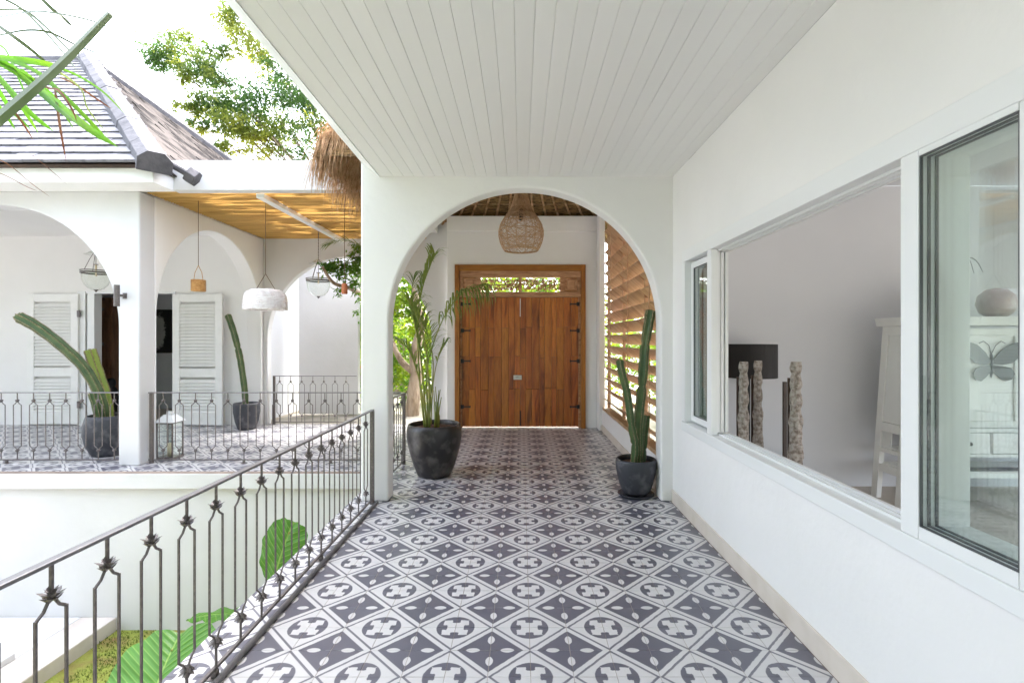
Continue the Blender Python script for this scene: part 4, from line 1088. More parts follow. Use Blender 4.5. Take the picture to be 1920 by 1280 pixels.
# ---- tree helpers
def leaves(clumps, size, name, m_, parent, seed=1, droop=.5, aspect=.42, B=Vector((0,0,0))):
    "clumps: (centre, (rx, ry, rz), count)"
    g_ = np.random.default_rng(seed); C = []; 
    for c_, r_, n_ in clumps:
        # sub clusters give gaps and clumps
        ns = max(3, int(n_/26)); dirs = g_.normal(size=(ns,3)); dirs /= np.linalg.norm(dirs, axis=1)[:,None]
        sc_c = dirs*np.array(r_)*(g_.random((ns,1))**.45)+np.array(c_)
        idx = g_.integers(0, ns, n_); rad = np.mean(r_)*.17
        C.append(sc_c[idx] + g_.normal(size=(n_,3))*rad*np.array((1,1,.7)))
    C = np.concatenate(C); n_ = len(C)
    d_ = g_.normal(size=(n_,3)); d_[:,2] = d_[:,2]*.6-droop; d_ /= np.linalg.norm(d_, axis=1)[:,None]
    u_ = g_.normal(size=(n_,3)); s_ = np.cross(d_, u_); s_ /= np.linalg.norm(s_, axis=1)[:,None]; nn = np.cross(s_, d_)
    L_ = size*g_.uniform(.6,1.25,(n_,1)); W = L_*aspect*.5
    v0 = C; v1 = C+d_*L_*.5+s_*W; v2 = C+d_*L_+nn*L_*-.08; v3 = C+d_*L_*.5-s_*W; vm = C + d_*L_*.5 - nn*W*.35
    V = np.stack([v0,v1,v2,v3,vm],1).reshape(-1,3) - np.array(B)
    me = bpy.data.meshes.new(name); nv = len(V)
    base = np.arange(n_)[:,None]*5
    F = np.concatenate([base+np.array([[0,1,4]]), base+np.array([[1,2,4]]), base+np.array([[2,3,4]]), base+np.array([[3,0,4]])],1).reshape(-1,3)
    me.vertices.add(nv); me.vertices.foreach_set('co', V.ravel()); me.loops.add(F.size); me.loops.foreach_set('vertex_index', F.ravel().astype(np.int32))
    me.polygons.add(len(F)); me.polygons.foreach_set('loop_start', (np.arange(len(F))*3).astype(np.int32)); me.polygons.foreach_set('loop_total', np.full(len(F),3,dtype=np.int32))
    me.update(calc_edges=True); me.materials.append(M[m_])
    return link(name, me, parent)
def limbs(m, base, tips, r0, seed=0, fork=.45):
    rr_ = random.Random(seed)
    for tp_ in tips:
        a, b_ = Vector(base), Vector(tp_); mid = a.lerp(b_, .5)+Vector((rr_.uniform(-.12,.12), rr_.uniform(-.1,.1), rr_.uniform(0,.2)))*(b_-a).length*.5
        pth = smooth_path([a, mid, b_], 7); n = len(pth); m.tube(pth, [r0*(1-.85*i/n) for i in range(n)], 7)

# tall tree behind the roofs
TB = Vector((-3.6, 15.0, -.035))
tree = thing('leafy_tree', 'tall feathery green tree rising against the sky behind the roofs', 'tree', loc=TB)
cl = []
spec = [(400,195,45,20,14.2),(355,205,28,12,14.0),(450,235,55,20,14.3),(500,250,50,22,14.5),(300,110,34,20,14.1),(560,170,40,30,14.9),(380,235,26,12,14.1),(325,100,48,22,14.2),(372,122,42,26,14.0),(412,145,35,22,14.1),(345,72,30,12,14.2),(440,40,42,34,14.6),(480,85,45,30,14.8),(470,5,50,30,14.7),(520,140,48,32,15.0),(500,185,60,28,14.6),
        (450,205,55,22,14.3),(395,200,34,16,14.2),(560,195,50,40,14.9),(600,240,50,40,15.1),(540,235,60,26,14.6),(470,245,50,18,14.4),(560,285,40,16,14.7),(500,283,32,14,14.5),(430,275,26,12,14.3),
        (620,130,50,50,15.3),(650,200,50,60,15.5),(600,60,60,50,15.4),(700,120,80,70,15.8),(540,60,45,40,15.0),(350,140,20,14,14.1),(420,95,26,14,14.3)]
for px, py, rx, ry, Y in spec:
    c_ = P(px, py, Y); k = Y/943; cl.append((c_, (rx*k, rx*k*1.1, ry*k), int((46 if px < 500 else 30)*rx*ry/60)+170))
leaves(cl, .145, 'crown', 'leaf_tree', tree, 3, .75, .30, TB)
m = MB(); fork = Vector((-4.6, 15.2, 4.2))
m.tube([q-TB for q in smooth_path([TB, (-3.8,15.1,2.0), fork], 8)], [.26-.005*i for i in range(17)], 12)
limbs(m, fork-TB, [Vector(c_[0])-TB for c_ in cl], .035, 2)
m.build('trunk', M['bark'], tree, smooth=True)

# tree seen through the back arch, with a limb reaching in over the railing
T2 = Vector((-2.26, 10.6, -.035))
tr2 = thing('arch_tree', 'pale-barked tree with bright green leaves seen through the arch behind the palm', 'tree', loc=T2)
m = MB(); fk = P(782, 700, 10.6)
pth = smooth_path([T2, P(772,800,10.6), P(776,735,10.6), fk], 8); m.tube([q-T2 for q in pth], [.17-.002*i for i in range(len(pth))], 14)
for pts, r0 in (([fk, P(778,660,10.5), P(790,610,10.4), P(780,560,10.4), P(770,480,10.4)], .13), ([fk, P(755,680,10.6), P(735,640,10.6), P(720,580,10.6)], .09),
                ([P(735,640,10.6), P(705,590,10.0), P(680,556,9.3), P(655,540,8.7), P(625,530,8.2), P(604,500,8.1)], .06)):
    pth = smooth_path(pts, 7); m.tube([q-T2 for q in pth], [r0*(1-.7*i/len(pth)) for i in range(len(pth))], 9)
m.build('trunk', M['bark'], tr2, smooth=True)
def pc(px, py, Y, rx, ry, n_): k = Y/943; return (P(px,py,Y), (rx*k, rx*k, ry*k), n_)
leaves([pc(750,560,10.9,40,50,700), pc(800,600,11.3,40,60,700), pc(760,500,11.2,60,40,600), pc(700,620,10.9,40,60,600), pc(745,700,11.0,30,40,420), pc(820,700,11.4,30,80,500),
        pc(690,520,10.9,50,50,500), pc(672,700,11.3,18,60,420), pc(785,440,11.2,60,40,400)], .13, 'crown', 'leaf_bg', tr2, 5, .35, .5, T2)
leaves([pc(655,515,8.5,28,26,520), pc(625,500,8.3,22,20,330), pc(668,480,8.6,16,30,300), pc(640,548,8.5,20,10,70), pc(672,560,9.0,10,30,80)], .085, 'reaching_limb_leaves', 'leaf_mid', tr2, 6, .3, .35, T2)

# little feathery fronds among the reaching limb
m = MB(); rs = random.Random(3)
for pts in ([P(690,470,8.6), P(650,452,8.5), P(615,458,8.4)], [P(690,520,8.6), P(660,495,8.4), P(630,500,8.3)], [P(690,450,8.8), P(670,470,8.6), P(640,515,8.5)]):
    pth = [q-T2 for q in smooth_path(pts, 7)]; frond(m, pth, 18, .34, .5, rs=rs, width=.018, start=.1)
m.build('hanging_fronds', M['palm'], tr2, fix=False)

# shrubs beyond
def shrub(label, base, clumps, m_, size, seed, flowers=0, cat='shrub', name='garden_shrub'):
    b_ = Vector(base); t = thing(name, label, cat, loc=b_)
    leaves(clumps, size, 'foliage', m_, t, seed, .2, .5, b_)
    m = MB(); limbs(m, Vector((0,0,0)), [Vector(c_[0])-b_ for c_ in clumps], .03, seed); m.build('stems', M['bark'], t, smooth=True)
    if flowers:
        leaves([(c_[0], c_[1], flowers) for c_ in clumps], size*.5, 'flowers', 'flower', t, seed+50, .1, .9, b_)
    return t
Z0 = -.035
shrub('climber with small orange flowers in the gap left of the arch pillar', (-3.35, 10.9, Z0), [pc(668,600,11.0,14,60,400), pc(672,740,11.0,14,70,400), pc(670,500,11.0,16,40,200)], 'leaf_bg', .10, 21, 16)
shrub('bright green bush at the foot of the pale-barked tree', (-2.2, 12.4, Z0), [((-2.6,12.4,.7),(.9,.6,.7),1200), ((-1.7,12.6,1.2),(.8,.6,.9),1200), ((-3.2,12.8,1.6),(.8,.6,1.0),900)], 'leaf_bg', .12, 22)
shrub('tall sunlit hedge tree beyond the back arch', (-2.4, 15.5, Z0), [((-3.5,15.5,2.0),(1.6,.9,2.0),2600), ((-1.0,15.8,2.2),(1.8,.9,2.2),2600), ((-5.5,16,2.5),(1.4,.9,2.2),1600)], 'leaf_bg', .2, 23, name='hedge_tree', cat='tree')
shrub('bright foliage directly behind the wooden double door', (0.2, 13.5, Z0), [((-.8,13.5,2.2),(1.2,.7,1.4),1500), ((1.1,13.6,2.4),(1.2,.7,1.4),1500), ((.2,13.9,3.3),(1.4,.7,1.0),900)], 'leaf_bg', .15, 24)
shrub('green bush beyond the far bay of the slatted screen', (2.9, 8.7, Z0), [((2.9,8.8,.9),(.6,.9,.9),1500), ((3.1,9.9,1.7),(.7,1.0,1.3),1800), ((2.6,11.5,1.2),(.8,.9,1.3),1500), ((2.4,14,1.6),(.9,.9,1.6),1500)], 'leaf_bg', .12, 25)
shrub('yellow-green bush beyond the middle bay of the slatted screen', (2.9, 7.0, Z0), [((2.9,7.0,.9),(.55,1.0,.9),1500), ((3.2,7.4,1.9),(.5,1.0,.9),1300), ((2.7,6.0,.8),(.5,.5,.8),800)], 'leaf_bg', .11, 26)
shrub('tall tree mass far beyond the slatted screen', (6.5, 12.5, Z0), [((5.5,12.5,2.2),(1.6,1.6,1.9),2200), ((7.5,10.5,2.4),(1.6,1.6,1.9),2000), ((8,7.5,2.0),(1.4,1.6,1.7),1400)], 'leaf_bg', .22, 27, name='hedge_tree', cat='tree')

shrub('tall dense trees added unseen behind the viewer to dim the courtyard', (-7, -4.5, -1.86), [((-11,-3.6,3.6),(2.4,1.6,5.2),3400), ((-8,-4,4.2),(2.4,1.6,5.8),3600), ((-5,-4.2,4.2),(2.4,1.6,6.0),3600), ((-2.6,-4.6,4),(2.2,1.5,5.8),3000), ((1,-5.5,3.2),(2.6,1.5,4.6),2200)], 'leaf_dark', .42, 31, name='hedge_tree', cat='tree')  # unseen trees, added to hold sky light off the courtyard
# moss tufts on the courtyard soil
gp = np.random.default_rng(4); m = MB()
for k in range(14000):
    x_ = gp.uniform(-4.75, -2.2); y_ = gp.uniform(3.2, 5.9); h = gp.uniform(.012,.035); a_ = gp.uniform(0, PI); c_, s_ = math.cos(a_)*.006, math.sin(a_)*.006
    if mnoise.noise(Vector((x_*2.2, y_*2.2, 0))) < -.12: continue
    m.add([(x_-c_, y_-s_, -1.857), (x_+c_, y_+s_, -1.86), (x_+gp.uniform(-.012,.012), y_+gp.uniform(-.012,.012), -1.86+h)], [(0,1,2)])
M['grassblade'] = mat('short_grass', (.11,.17,.025), .7, noise=(3, 4, (.20,.20,.04), .4, .7), trans=.4)
tag(m.build('grass_tufts', M['grassblade'], fix=False), 'short mossy grass on the courtyard soil', 'grass', kind='stuff')

# ================================================================== hanging lamps
def cord(m, a, b_, r=.004): m.tube([a, b_], r, 5)
# rattan pendant
RL = (0.0, 7.0, 2.80)
rt = thing('rattan_pendant', 'large onion-shaped rattan pendant lamp hanging in the arch before the door', 'lamp', loc=RL)
prof = [(.235,0),(.262,.04),(.292,.11),(.312,.20),(.312,.28),(.290,.36),(.245,.44),(.200,.50),(.165,.55),(.135,.62),(.105,.72),(.080,.82),(.055,.92),(.030,1.0),(.02,1.05)]
def pr(z):
    for i in range(len(prof)-1):
        if prof[i][1] <= z <= prof[i+1][1]:
            f_ = (z-prof[i][1])/(prof[i+1][1]-prof[i][1]); return prof[i][0]*(1-f_)+prof[i+1][0]*f_
    return prof[-1][0]
m = MB()
for z in (0, .012, .13, .27, .38, .49, .60, .8):
    pts = [(pr(z)*math.cos(2*PI*k/40), pr(z)*math.sin(2*PI*k/40), z) for k in range(41)]; m.tube(pts, .0075 if z < .02 else .0055, 5, cap=False)
for k in range(14):
    th = 2*PI*k/14; m.tube([(r*math.cos(th), r*math.sin(th), z) for r, z in prof], .0045, 5)
m.build('lamp_frame', M['rattan'], rt, smooth=True)
m = MB(); rr_ = random.Random(2)
for k in range(230):            # random weave
    th = rr_.uniform(0, 6.28); z = rr_.uniform(0, .50); dth = rr_.choice((-1,1))*rr_.uniform(.06,.14); dz = rr_.choice((-1,1))*rr_.uniform(.006,.03)
    pts = []
    for i in range(22):
        pts.append(((pr(z)-.004)*math.cos(th), (pr(z)-.004)*math.sin(th), z)); th += dth; z += dz
        if z > .56 or z < .005: dz = -dz; z = min(max(z,.006),.56)
    m.tube(pts, .0019, 3, cap=False)
for k in range(240):            # dense neck
    th = rr_.uniform(0, 6.28); z0_ = rr_.uniform(.42,.6); pts = []
    for i in range(12):
        z = z0_+(1.03-z0_)*i/11; pts.append((pr(z)*math.cos(th), pr(z)*math.sin(th), z)); th += .03*rr_.choice((-1,1))
    m.tube(pts, .0024, 3, cap=False)
m.build('woven_strands', M['rattan'], rt, fix=False)
m = MB(); cord(m, (0,0,1.0), (0,0,2.4), .006); m.build('cord', M['cordm'], rt)
m = MB().lathe([(.001,.42),(.03,.42),(.035,.5),(.02,.58),(.001,.58)], n=16); m.build('bulb_holder', M['black'], rt, smooth=True)

# small seagrass pendant
def L_of(px, py, Y): return P(px, py, Y)
s1 = P(372, 546, 6.66)
t = thing('small_basket_lamp', 'small tan woven box lamp on a long cord, left under the bamboo ceiling', 'lamp', loc=s1)
m = MB().lathe([(.001,0),(.078,0),(.084,.01),(.080,.14),(.074,.15),(.001,.15)], n=20); 
for z in np.linspace(.005, .145, 12):
    m.tube([((.083+.0)*math.cos(2*PI*k/20), .083*math.sin(2*PI*k/20), z) for k in range(21)], .006, 4, cap=False)
m.build('woven_body', M['basket'], t, smooth=False)
m = MB(); 
for s in (-1,1): m.tube([(s*.06,0,.15), (s*.045,0,.25), (0,0,.34)], .004, 5)
m.build('handle', M['basket'], t)
m = MB(); cord(m, (0,0,.34), (0,0,3.386-s1.z+.01)); m.build('cord', M['cordm'], t)
# white woven pendant
s2 = P(498, 580, 6.66)
t = thing('white_basket_lamp', 'wide white woven dome lamp hanging from the bamboo ceiling', 'lamp', loc=s2)
prof2 = [(.262,0),(.266,.05),(.262,.12),(.248,.18),(.225,.225),(.18,.25),(.10,.26),(.001,.262)]
m = MB().lathe(prof2, n=40, fn=lambda r, z, th: r*(1+.012*math.sin(9*th+z*40)))
m.build('dome', M['whitebasket'], t, smooth=True)
m = MB()
for i in range(len(prof2)-2):
    for sub in range(3):
        f_ = sub/3; r = prof2[i][0]*(1-f_)+prof2[i+1][0]*f_; z = prof2[i][1]*(1-f_)+prof2[i+1][1]*f_
        m.tube([((r+.004)*math.cos(2*PI*k/32), (r+.004)*math.sin(2*PI*k/32), z+.004*math.sin(k*1.7+i*2+sub)) for k in range(33)], .0065, 4, cap=False)
m.build('woven_rings', M['whitebasket'], t)
m = MB()
for s in (-1,1): m.tube([(s*.13,0,.255), (0,0,.47)], .004, 5)
m.tube([(.19,0,.23),(.235,0,.18),(.268,0,.08),(.268,0,-.01)], .004, 5)
cord(m, (0,0,.46), (0,0,3.386-s2.z+.01)); m.build('cord', M['cordm'], t)
# tiny terracotta pendant
s3 = P(646, 551, 6.77)
t = thing('terracotta_pendant', 'tiny terracotta lamp hanging by the leafy branch', 'lamp', loc=s3)
m = MB().lathe([(.001,0),(.036,0),(.040,.02),(.036,.12),(.028,.14),(.001,.14)], n=16); m.build('lamp_body', M['terracotta'], t, smooth=False)
m = MB(); m.tube([(-.02,0,.14),(0,0,.22)], .003, 4); m.tube([(.02,0,.14),(0,0,.22)], .003, 4); cord(m, (0,0,.22), (0,0,3.386-s3.z+.01)); m.build('cord', M['cordm'], t)
# bell jar lanterns
def bell(loc, top, label):
    t = thing('bell_lantern', label, 'lantern', 'glass bell lanterns', loc=loc)
    g_ = [(.004,.0),(.05,.008),(.10,.035),(.145,.085),(.172,.15),(.180,.22),(.183,.27),(.188,.30)]
    MB().lathe(g_, n=40).build('glass_bell', M['bellglass'], t, smooth=True)
    m = MB()
    for z, r, h in ((.270,.187,.012), (.300,.191,.007)):
        m.lathe([(r,z-h),(r+.006,z-h),(r+.006,z+h),(r,z+h),(r,z-h)], n=40)
    m.build('rim_band', M['iron'], t, smooth=False)
    MB().lathe([(.001,-.025),(.012,-.018),(.016,-.006),(.03,.004),(.03,.012),(.001,.014)], n=16).build('finial', M['iron'], t, smooth=True)
    m = MB()
    for k in range(3):
        th = 2*PI*k/3+.4; m.tube([(.185*math.cos(th), .185*math.sin(th), .30), (.10*math.cos(th), .10*math.sin(th), .47), (.01*math.cos(th), .01*math.sin(th), .62)], .0045, 5)
    m.tube([(0,0,.60),(0,0,top-loc[2])], .005, 5)
    for k in range(int((top-loc[2]-.62)/.05)): m.lathe([(.004,-.014),(.010,0),(.004,.014)], (0,0,.64+.05*k), 6)
    m.build('chain', M['iron'], t)
    MB().lathe([(.02,.62),(.06,.60),(.11,.565),(.15,.55),(.152,.555)], n=32).build('smoke_cap', M['bellglass'], t, smooth=True)
    m = MB().tube([(0,0,.22),(0,0,.40)], .012, 8); m.build('candle_tube', M['bulb'], t, smooth=True)
    m = MB().tube([(0,0,.40),(0,0,.56)], .004, 6); m.cbox((0,0,.40), .06, .015, .012); m.build('socket', M['iron'], t)
    return t
lb = P(597, 559, 8.34)
bell((lb.x, lb.y, lb.z+.02), 3.40, 'clear glass bell lantern hanging beside the leafy branch, before the back arch')
lb = P(180, 547, 7.75)
bell((lb.x, lb.y, lb.z+.02), 3.45, 'clear glass bell lantern half hidden by the curve of the left arch')

# wall sconce
t = thing('wall_light', 'dark cylinder wall light on the white pillar of the left wing', 'wall light', loc=(-4.90, 6.218, 1.556+84*6.1/943))
MB().tube([(-.018,-.10,-.135),(-.018,-.10,.125)], .031, 24).build('cylinder_shade', M['iron'], t, smooth=False)
MB().cbox((0,-.040,0), .03, .06, .03).cbox((.005,-.006,0), .05, .010, .07).build('wall_bracket', M['iron'], t, bevel=.002)

# floor lantern behind the pillar
fl_ = (-4.72, 6.66, 0)
t = thing('floor_lantern', 'white-topped glass floor lantern behind the white pillar', 'lantern', loc=(-4.62, 6.62, 0))
m = MB().cbox((0,0,.015), .22, .22, .03)
for sx_ in (-1,1):
    for sy_ in (-1,1): m.cbox((sx_*.1, sy_*.1, .25), .016, .016, .44)
m.cbox((0,0,.475), .22, .22, .014); m.build('lantern_frame', M['iron'], t, bevel=.002)
m = MB().add([(-.13,-.13,.484),(.13,-.13,.484),(.13,.13,.484),(-.13,.13,.484),(-.05,-.05,.58),(.05,-.05,.58),(.05,.05,.58),(-.05,.05,.58)], [(3,2,1,0),(4,5,6,7),(0,1,5,4),(1,2,6,5),(2,3,7,6),(3,0,4,7)])
m.cbox((0,0,.60), .06, .06, .04); m.build('lantern_roof', M['shade_white'], t, bevel=.004)
m = MB()
for s in (-1,1): m.box(-.091,.091,s*.1-.001,s*.1+.001,.03,.468); m.box(s*.1-.001,s*.1+.001,-.091,.091,.03,.468)
m.build('lantern_glass', M['glass'], t)
MB().tube([(0,0,.03),(0,0,.2)], .035, 16).build('candle', M['bulb'], t, smooth=True)

# ================================================================== shutters, doorway, things inside the wing
def shutter(loc, rotz, label, hinges=()):
    "W .92, H 2.36; frame with louvres in two fields"
    t = thing('louvred_shutter', label, 'shutter', 'louvred shutters', loc=loc); t.rotation_euler = (0,0,rotz)
    W, H = .93, 2.36
    MB().box(0, .13, -.02, .02, 0, H).build('stile', M['white_wood'], t, bevel=.003); MB().box(W-.13, W, -.02, .02, 0, H).build('stile', M['white_wood'], t, bevel=.003)
    for z0, z1 in ((0,.22),(.86,1.02),(H-.14,H)): MB().box(.131, W-.131, -.018, .018, z0, z1).build('rail', M['white_wood'], t, bevel=.003)
    sm_ = MB().box(.131, W-.131, -.006, .006, -.034, .034).mesh('louvre', M['white_wood'])
    z = .25
    while z < H-.16:
        if not (.83 < z < 1.05): link('louvre', sm_, t, (0, 0, z), (R(-33), 0, 0))
        z += .0595
    for z in hinges: MB().cbox((W+.02, -.02, z), .045, .03, .12).build('hinge', M['iron'], t)
    return t
shutter((-8.98, 9.15, .03), 0, 'white louvred shutter opened flat left of the doorway, behind the arching cactus', (.35, 2.0))
shutter((-6.31, 9.12, .02), R(-3), 'white louvred shutter right of the doorway beside the slim cactus')
# door casing
dc = thing('doorway_frame', 'white frame around the open veranda doorway', 'door frame', loc=(-7.14, 9.2, 0))
MB().box(-.95,-.81,-.03,.17,0,2.44).build('jamb', M['white_frame'], dc, bevel=.004)
MB().box(-.79,-.66,-.01,.16,0,2.40).build('jamb', M['white_frame'], dc, bevel=.004)
MB().box(.79,.83,-.02,.17,0,2.44).build('jamb', M['white_frame'], dc, bevel=.004)
MB().box(-.808,.788,-.02,.17,2.40,2.44).build('head', M['white_frame'], dc, bevel=.004)
# bedroom shell
b = MB().box(-10, -5, 11.4, 11.5, 0, 3.1)
tag(b.build('bedroom_back_wall', M['roomwall']), 'grey-white wall inside the veranda doorway with the dark picture', 'wall')
b = MB().box(-10.1, -10, 9.36, 11.5, 0, 3.1); tag(b.build('bedroom_left_wall', M['roomwall']), 'inner left wall of the room beyond the veranda doorway', 'wall')
b = MB().box(-5, -4.9, 9.36, 11.5, 0, 3.1); tag(b.build('bedroom_right_wall', M['roomwall']), 'inner right wall of the room beyond the veranda doorway', 'wall')
b = MB().box(-10.1, -4.9, 9.36, 11.5, -.03, 0); tag(b.build('bedroom_floor', M['roomfloor']), kind='structure')
b = MB().box(-10.1, -4.9, 9.36, 11.5, 3.1, 3.2); tag(b.build('bedroom_ceiling', M['roomwall']), kind='structure')
# brown cupboard
c_ = P(189, 700, 10.3)
t = thing('wooden_cupboard', 'tall brown wooden cupboard inside the veranda doorway', 'cupboard', loc=(c_.x, 10.3, 0))
MB().box(-.22,.22,0,.45,0,2.42).build('carcass', M['cabinetwood'], t, bevel=.004)
for z0, z1 in ((.08,.95),(1.0,1.95),(2.0,2.36)): 
    o = MB().box(-.18,.18,-.02,-.001,z0,z1).build('panel_door', M['cabinetwood'], t, bevel=.004)
    MB().cbox((.05,-.035,(z0+z1)/2), .06,.025,.06).build('handle', M['iron'], o, bevel=.004)
# picture
def picture_mat():
    m = bpy.data.materials.new('monochrome_print'); m.use_nodes = True; N = m.node_tree.nodes; L = m.node_tree.links; b = N['Principled BSDF']
    tc = N.new('ShaderNodeTexCoord'); mp = N.new('ShaderNodeMapping'); mp.inputs['Location'].default_value = (.12, 0, .02); mp.inputs['Scale'].default_value = (5.2, 1, 2.0); L.new(tc.outputs['Object'], mp.inputs[0])
    ln = N.new('ShaderNodeVectorMath'); ln.operation = 'LENGTH'; L.new(mp.outputs[0], ln.inputs[0])
    nz = N.new('ShaderNodeTexNoise'); nz.inputs['Scale'].default_value = 16; nz.inputs['Detail'].default_value = 5; L.new(tc.outputs['Object'], nz.inputs[0])
    ad = N.new('ShaderNodeMath'); ad.operation = 'ADD'; L.new(ln.outputs['Value'], ad.inputs[0]); L.new(nz.outputs[0], ad.inputs[1])
    cr = N.new('ShaderNodeValToRGB'); e = cr.color_ramp.elements; e[0].position = .86; e[0].color = (.40,.39,.38,1); e[1].position = 1.0; e[1].color = (.016,.016,.018,1)
    ml = N.new('ShaderNodeMath'); ml.operation = 'MULTIPLY'; ml.inputs[1].default_value = .72; L.new(ad.outputs[0], ml.inputs[0])
    L.new(ml.outputs[0], cr.inputs[0]); L.new(cr.outputs[0], b.inputs['Base Color']); b.inputs['Roughness'].default_value = .5
    return m
pc_ = P(297, 621, 11.37)
t = MB().box(-.28,.28,-.03,0,-.49,.49).build('framed_picture', picture_mat(), loc=(pc_.x+.02, 11.395, pc_.z), bevel=.003)
tag(t, 'black and grey picture on the wall inside the veranda doorway', 'picture')
# black ornament on a stand
t = thing('black_ornament', 'black lumpy ornament on a dark stand inside the veranda doorway', 'ornament', loc=(P(209,700,9.9).x, 9.9, 0))
MB().cbox((0,0,.45), .26, .26, .04).cbox((-.1,0,.215), .03, .2, .43).cbox((.1,0,.215), .03, .2, .43).build('stand', M['black'], t, bevel=.004)
m = MB().lathe([(.001,.471),(.09,.471),(.11,.53),(.07,.60),(.045,.64),(.07,.69),(.075,.74),(.05,.79),(.001,.81)], n=20, fn=lambda r, z, th: r*(1+.18*math.sin(3*th+z*20)))
m.build('figure', M['black'], t, smooth=True)

# ================================================================== inside the right-hand room
# lamp
lp = P(1404, 676, 5.05)
t = thing('table_lamp', 'lamp with wide black drum shade seen through the open window', 'lamp', loc=(lp.x, 5.05, 0))
zc = lp.z
MB().lathe([(.262,zc-.165),(.262,zc+.165),(.258,zc+.165),(.258,zc-.165),(.262,zc-.165)], n=48).build('drum_shade', M['blackshade'], t, smooth=False)
MB().tube([(0,0,.32),(0,0,zc+.1)], .014, 10).build('lamp_stem', M['black'], t)
MB().lathe([(.001,.29),(.15,.29),(.15,.31),(.03,.33),(.001,.34)], n=32).build('lamp_base', M['black'], t, smooth=True)
# low table that carries lamp
t = thing('side_table', 'low dark side table under the black-shaded lamp', 'table', loc=(lp.x+.15, 5.05, 0))
MB().box(-.45,.40,-.22,.22,.25,.288).build('table_top', M['darkwood'], t, bevel=.004)
for sx_ in (-.40,.35):
    for sy_ in (-.18,.18): MB().cbox((sx_,sy_,.125), .05,.05,.249).build('leg', M['darkwood'], t)
# carved statues
def statue(px, topy, Y, label, w_, lean=0):
    b_ = P(px, 637, Y); top = P(px, topy, Y).z
    t = thing('carved_statue', label, 'statue', 'carved statues by the window', loc=(b_.x, Y, 0)); rr_ = random.Random(int(px))
    prof = []; n = 70
    for i in range(n+1):
        z = top*i/n; f_ = i/n
        r = w_*(1.25-.45*f_)
        for cz, dp, wd in ((.30,.12,.03),(.55,.14,.03),(.72,.12,.02),(.83,.20,.02),(.93,.16,.015)): r *= 1-dp*math.exp(-((f_-cz)/wd)**2)
        r *= 1+.07*math.sin(f_*60)
        prof.append((max(r,.004), z))
    prof = [(.001,0)]+prof+[(.001,top)]
    def fn(r, z, th):
        q = Vector((math.cos(th)*1.3, math.sin(th)*1.3, z*7)); return r*(1+.28*mnoise.noise(q*1.6)+.12*mnoise.noise(q*5))
    MB().lathe(prof, n=26, fn=fn).build('carving', M['carving'], t, smooth=False)
    o = MB().box(-.03,.045,.055,.075,0,top*.90); o.build('backboard', M['darkwood'], t)
    MB().cbox((0,0,.02), .2,.2,.04).build('plinth', M['darkwood'], t)
statue(1394, 678, 4.35, 'left carved pale wooden statue in front of the black lamp shade', .044)
statue(1421, 676, 4.55, 'middle carved pale wooden statue at the right edge of the black lamp shade', .041)
statue(1492, 678, 4.15, 'right-hand carved pale wooden statue standing apart beside a dark board', .050)
bb = P(1477, 780, 4.35)
t = MB().box(-.014,.014,-.012,.012,0,1.19).build('dark_board', M['darkwood'], loc=(bb.x, 4.40, 0)); tag(t, 'narrow dark upright board beside the right-hand carved statue', 'board')
# tapered white cabinet
cb = thing('white_cabinet', 'tall white painted cabinet with tapered sides at the room end', 'cabinet', loc=(4.36, 4.65, 0))
def taper(x0b, x0t, x1b, x1t, y0, y1, z0, z1, name, m_='white_wood', par=None):
    mb = MB().add([(x0b,y0,z0),(x1b,y0,z0),(x1b,y1,z0),(x0b,y1,z0),(x0t,y0,z1),(x1t,y0,z1),(x1t,y1,z1),(x0t,y1,z1)], [(3,2,1,0),(4,5,6,7),(0,1,5,4),(1,2,6,5),(2,3,7,6),(3,0,4,7)])
    return mb.build(name, M[m_], par or cb, bevel=.004)
xl = lambda z: -.85+.12*z/1.7
taper(-.78,-.80,.78,.80,-.05,.42,1.69,1.77,'crown')
taper(xl(0),xl(1.69),xl(0)+.10,xl(1.69)+.10,0,.08,0,1.689,'front_stile'); taper(.75,.63,.85,.73,0,.08,0,1.689,'front_stile')
taper(xl(0),xl(1.69),xl(0)+.05,xl(1.69)+.05,.32,.40,0,1.689,'rear_stile')
taper(xl(.75)+.015,xl(1.62)+.015,xl(.75)+.035,xl(1.62)+.035,.081,.319,.75,1.60,'side_panel')
for z0, z1 in ((1.601,1.688),(.66,.749),(.46,.50),(.27,.345)): MB().box(xl(z0)+.004, xl(z0)+.046, .081, .319, z0, z1).build('side_rail', M['white_wood'], cb, bevel=.003)
taper(xl(.5)+.02,xl(.66)+.02,xl(.5)+.03,xl(.66)+.03,.20,.319,.501,.659,'side_panel'); taper(.80,.68,.85,.73,.081,.4,0,1.689,'side_panel')
taper(xl(.72)+.101,xl(1.69)+.101,.70,.62,.03,.06,.74,1.66,'front_panel')
for x0 in (-.66,-.22,.22): MB().box(x0, x0+.40, .012, .029, .80, 1.60).build('raised_panel', M['white_wood'], cb, bevel=.008)
for z0, z1 in ((.70,.735),(.47,.50),(.276,.34)): MB().box(-.74,.74,.005,.40,z0,z1).build('shelf', M['white_wood'], cb, bevel=.003)
for x0, x1 in ((-.52,-.03),(.0,.56)):
    o = MB().box(x0, x1, -.008, .3, .505, .695).build('drawer', M['white_wood'], cb, bevel=.006)
    MB().tube([((x0+x1)/2-.05,-.03,.6),((x0+x1)/2+.05,-.03,.6)], .018, 10).build('handle', M['black'], o, smooth=True)
MB().box(-.38,.60,-.004,.02,.345,.375).build('dark_bar', M['black'], cb)
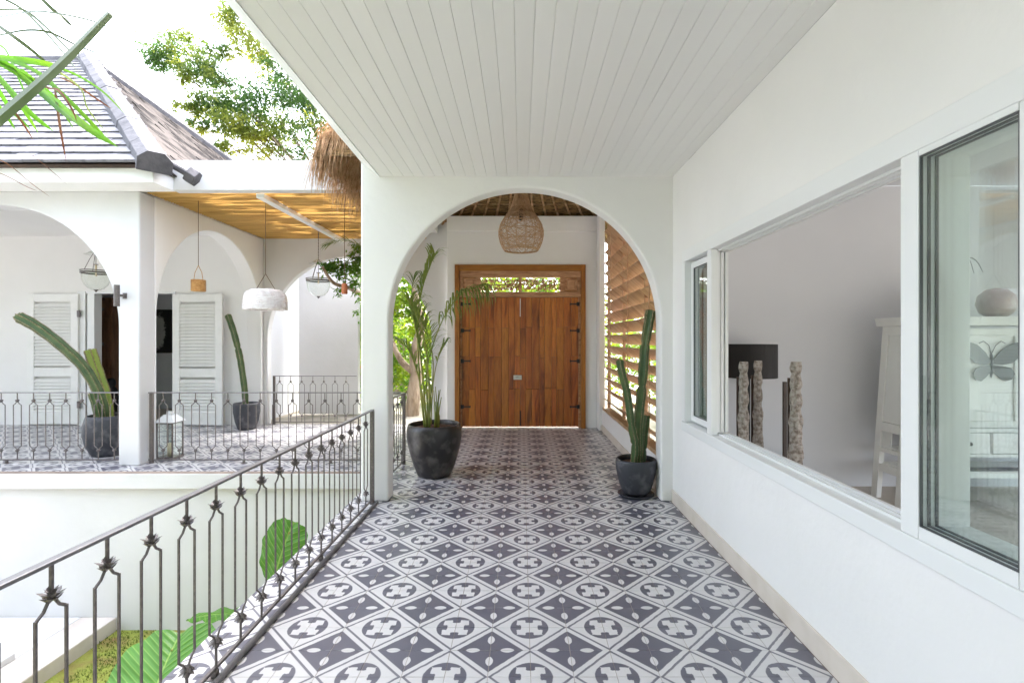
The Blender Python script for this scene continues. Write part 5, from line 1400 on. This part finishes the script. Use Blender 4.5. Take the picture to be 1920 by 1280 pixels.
# butterfly ornament on the cabinet front
bfc = P(1862, 680, 4.64)
bf = thing('butterfly_ornament', 'grey metal butterfly ornament on the white cabinet front', 'ornament', loc=(bfc.x, 4.658, bfc.z))
def wing(s):
    up = [(0.01,.02),(.06,.10),(.14,.17),(.235,.20),(.245,.14),(.215,.06),(.16,.0),(.08,-.02),(.01,-.01)]
    lo = [(0.01,-.02),(.08,-.03),(.15,-.05),(.175,-.10),(.15,-.155),(.10,-.17),(.05,-.13),(.01,-.08)]
    m = MB()
    for ol in (up, lo): m.prism([(s*u*1.1, v) for u, v in ol], lambda u, v, t_: (u, t_ - abs(u)*.12, v), -.006, 0)
    m.build('wing', M['metalgrey'], bf)
wing(-1); wing(1)
m = MB().lathe([(.002,-.14),(.012,-.10),(.016,0),(.012,.07),(.002,.09)], n=10); 
m.build('butterfly_body', M['metalgrey'], bf, smooth=True)
m = MB()
for s in (-1,1): m.tube([(s*.005,0,.09),(s*.03,-.01,.16),(s*.08,-.01,.20),(s*.12,-.01,.18)], .004, 5)
m.build('antennae', M['metalgrey'], bf)
# vase with leaves and round ornament on the cabinet top
vb = P(1768, 575, 4.86)
t = thing('black_vase', 'black vase with curling leaves on top of the white cabinet', 'vase', loc=(vb.x, 4.86, 1.77))
MB().lathe([(.001,0),(.07,0),(.10,.06),(.14,.17),(.15,.24),(.11,.30),(.09,.32),(.10,.34),(.001,.33)], n=28).build('vase_body', M['black'], t, smooth=True)
m = MB(); rr_ = random.Random(6)
for k in range(7):
    a_ = k*.9; r = rr_.uniform(.12,.26); h = rr_.uniform(.18,.34)
    m.tube(smooth_path([(0,0,.32),(r*.3*math.cos(a_), r*.3*math.sin(a_), .32+h), (r*math.cos(a_), r*math.sin(a_), .32+h*.9), (r*1.3*math.cos(a_), r*1.3*math.sin(a_), .32+h*.35)], 5), [.010-.0005*i for i in range(16)], 5)
m.build('curling_leaves', M['metalgrey'], t, smooth=True)
vb = P(1868, 572, 4.84)
t = MB().lathe([(.001,0),(.07,.0),(.13,.05),(.155,.13),(.14,.21),(.08,.27),(.001,.285)], n=28).build('round_ornament', M['ceramic'], smooth=True, loc=(vb.x, 4.84, 1.77))
tag(t, 'round mottled ornament on the cabinet top beside the black vase', 'ornament')
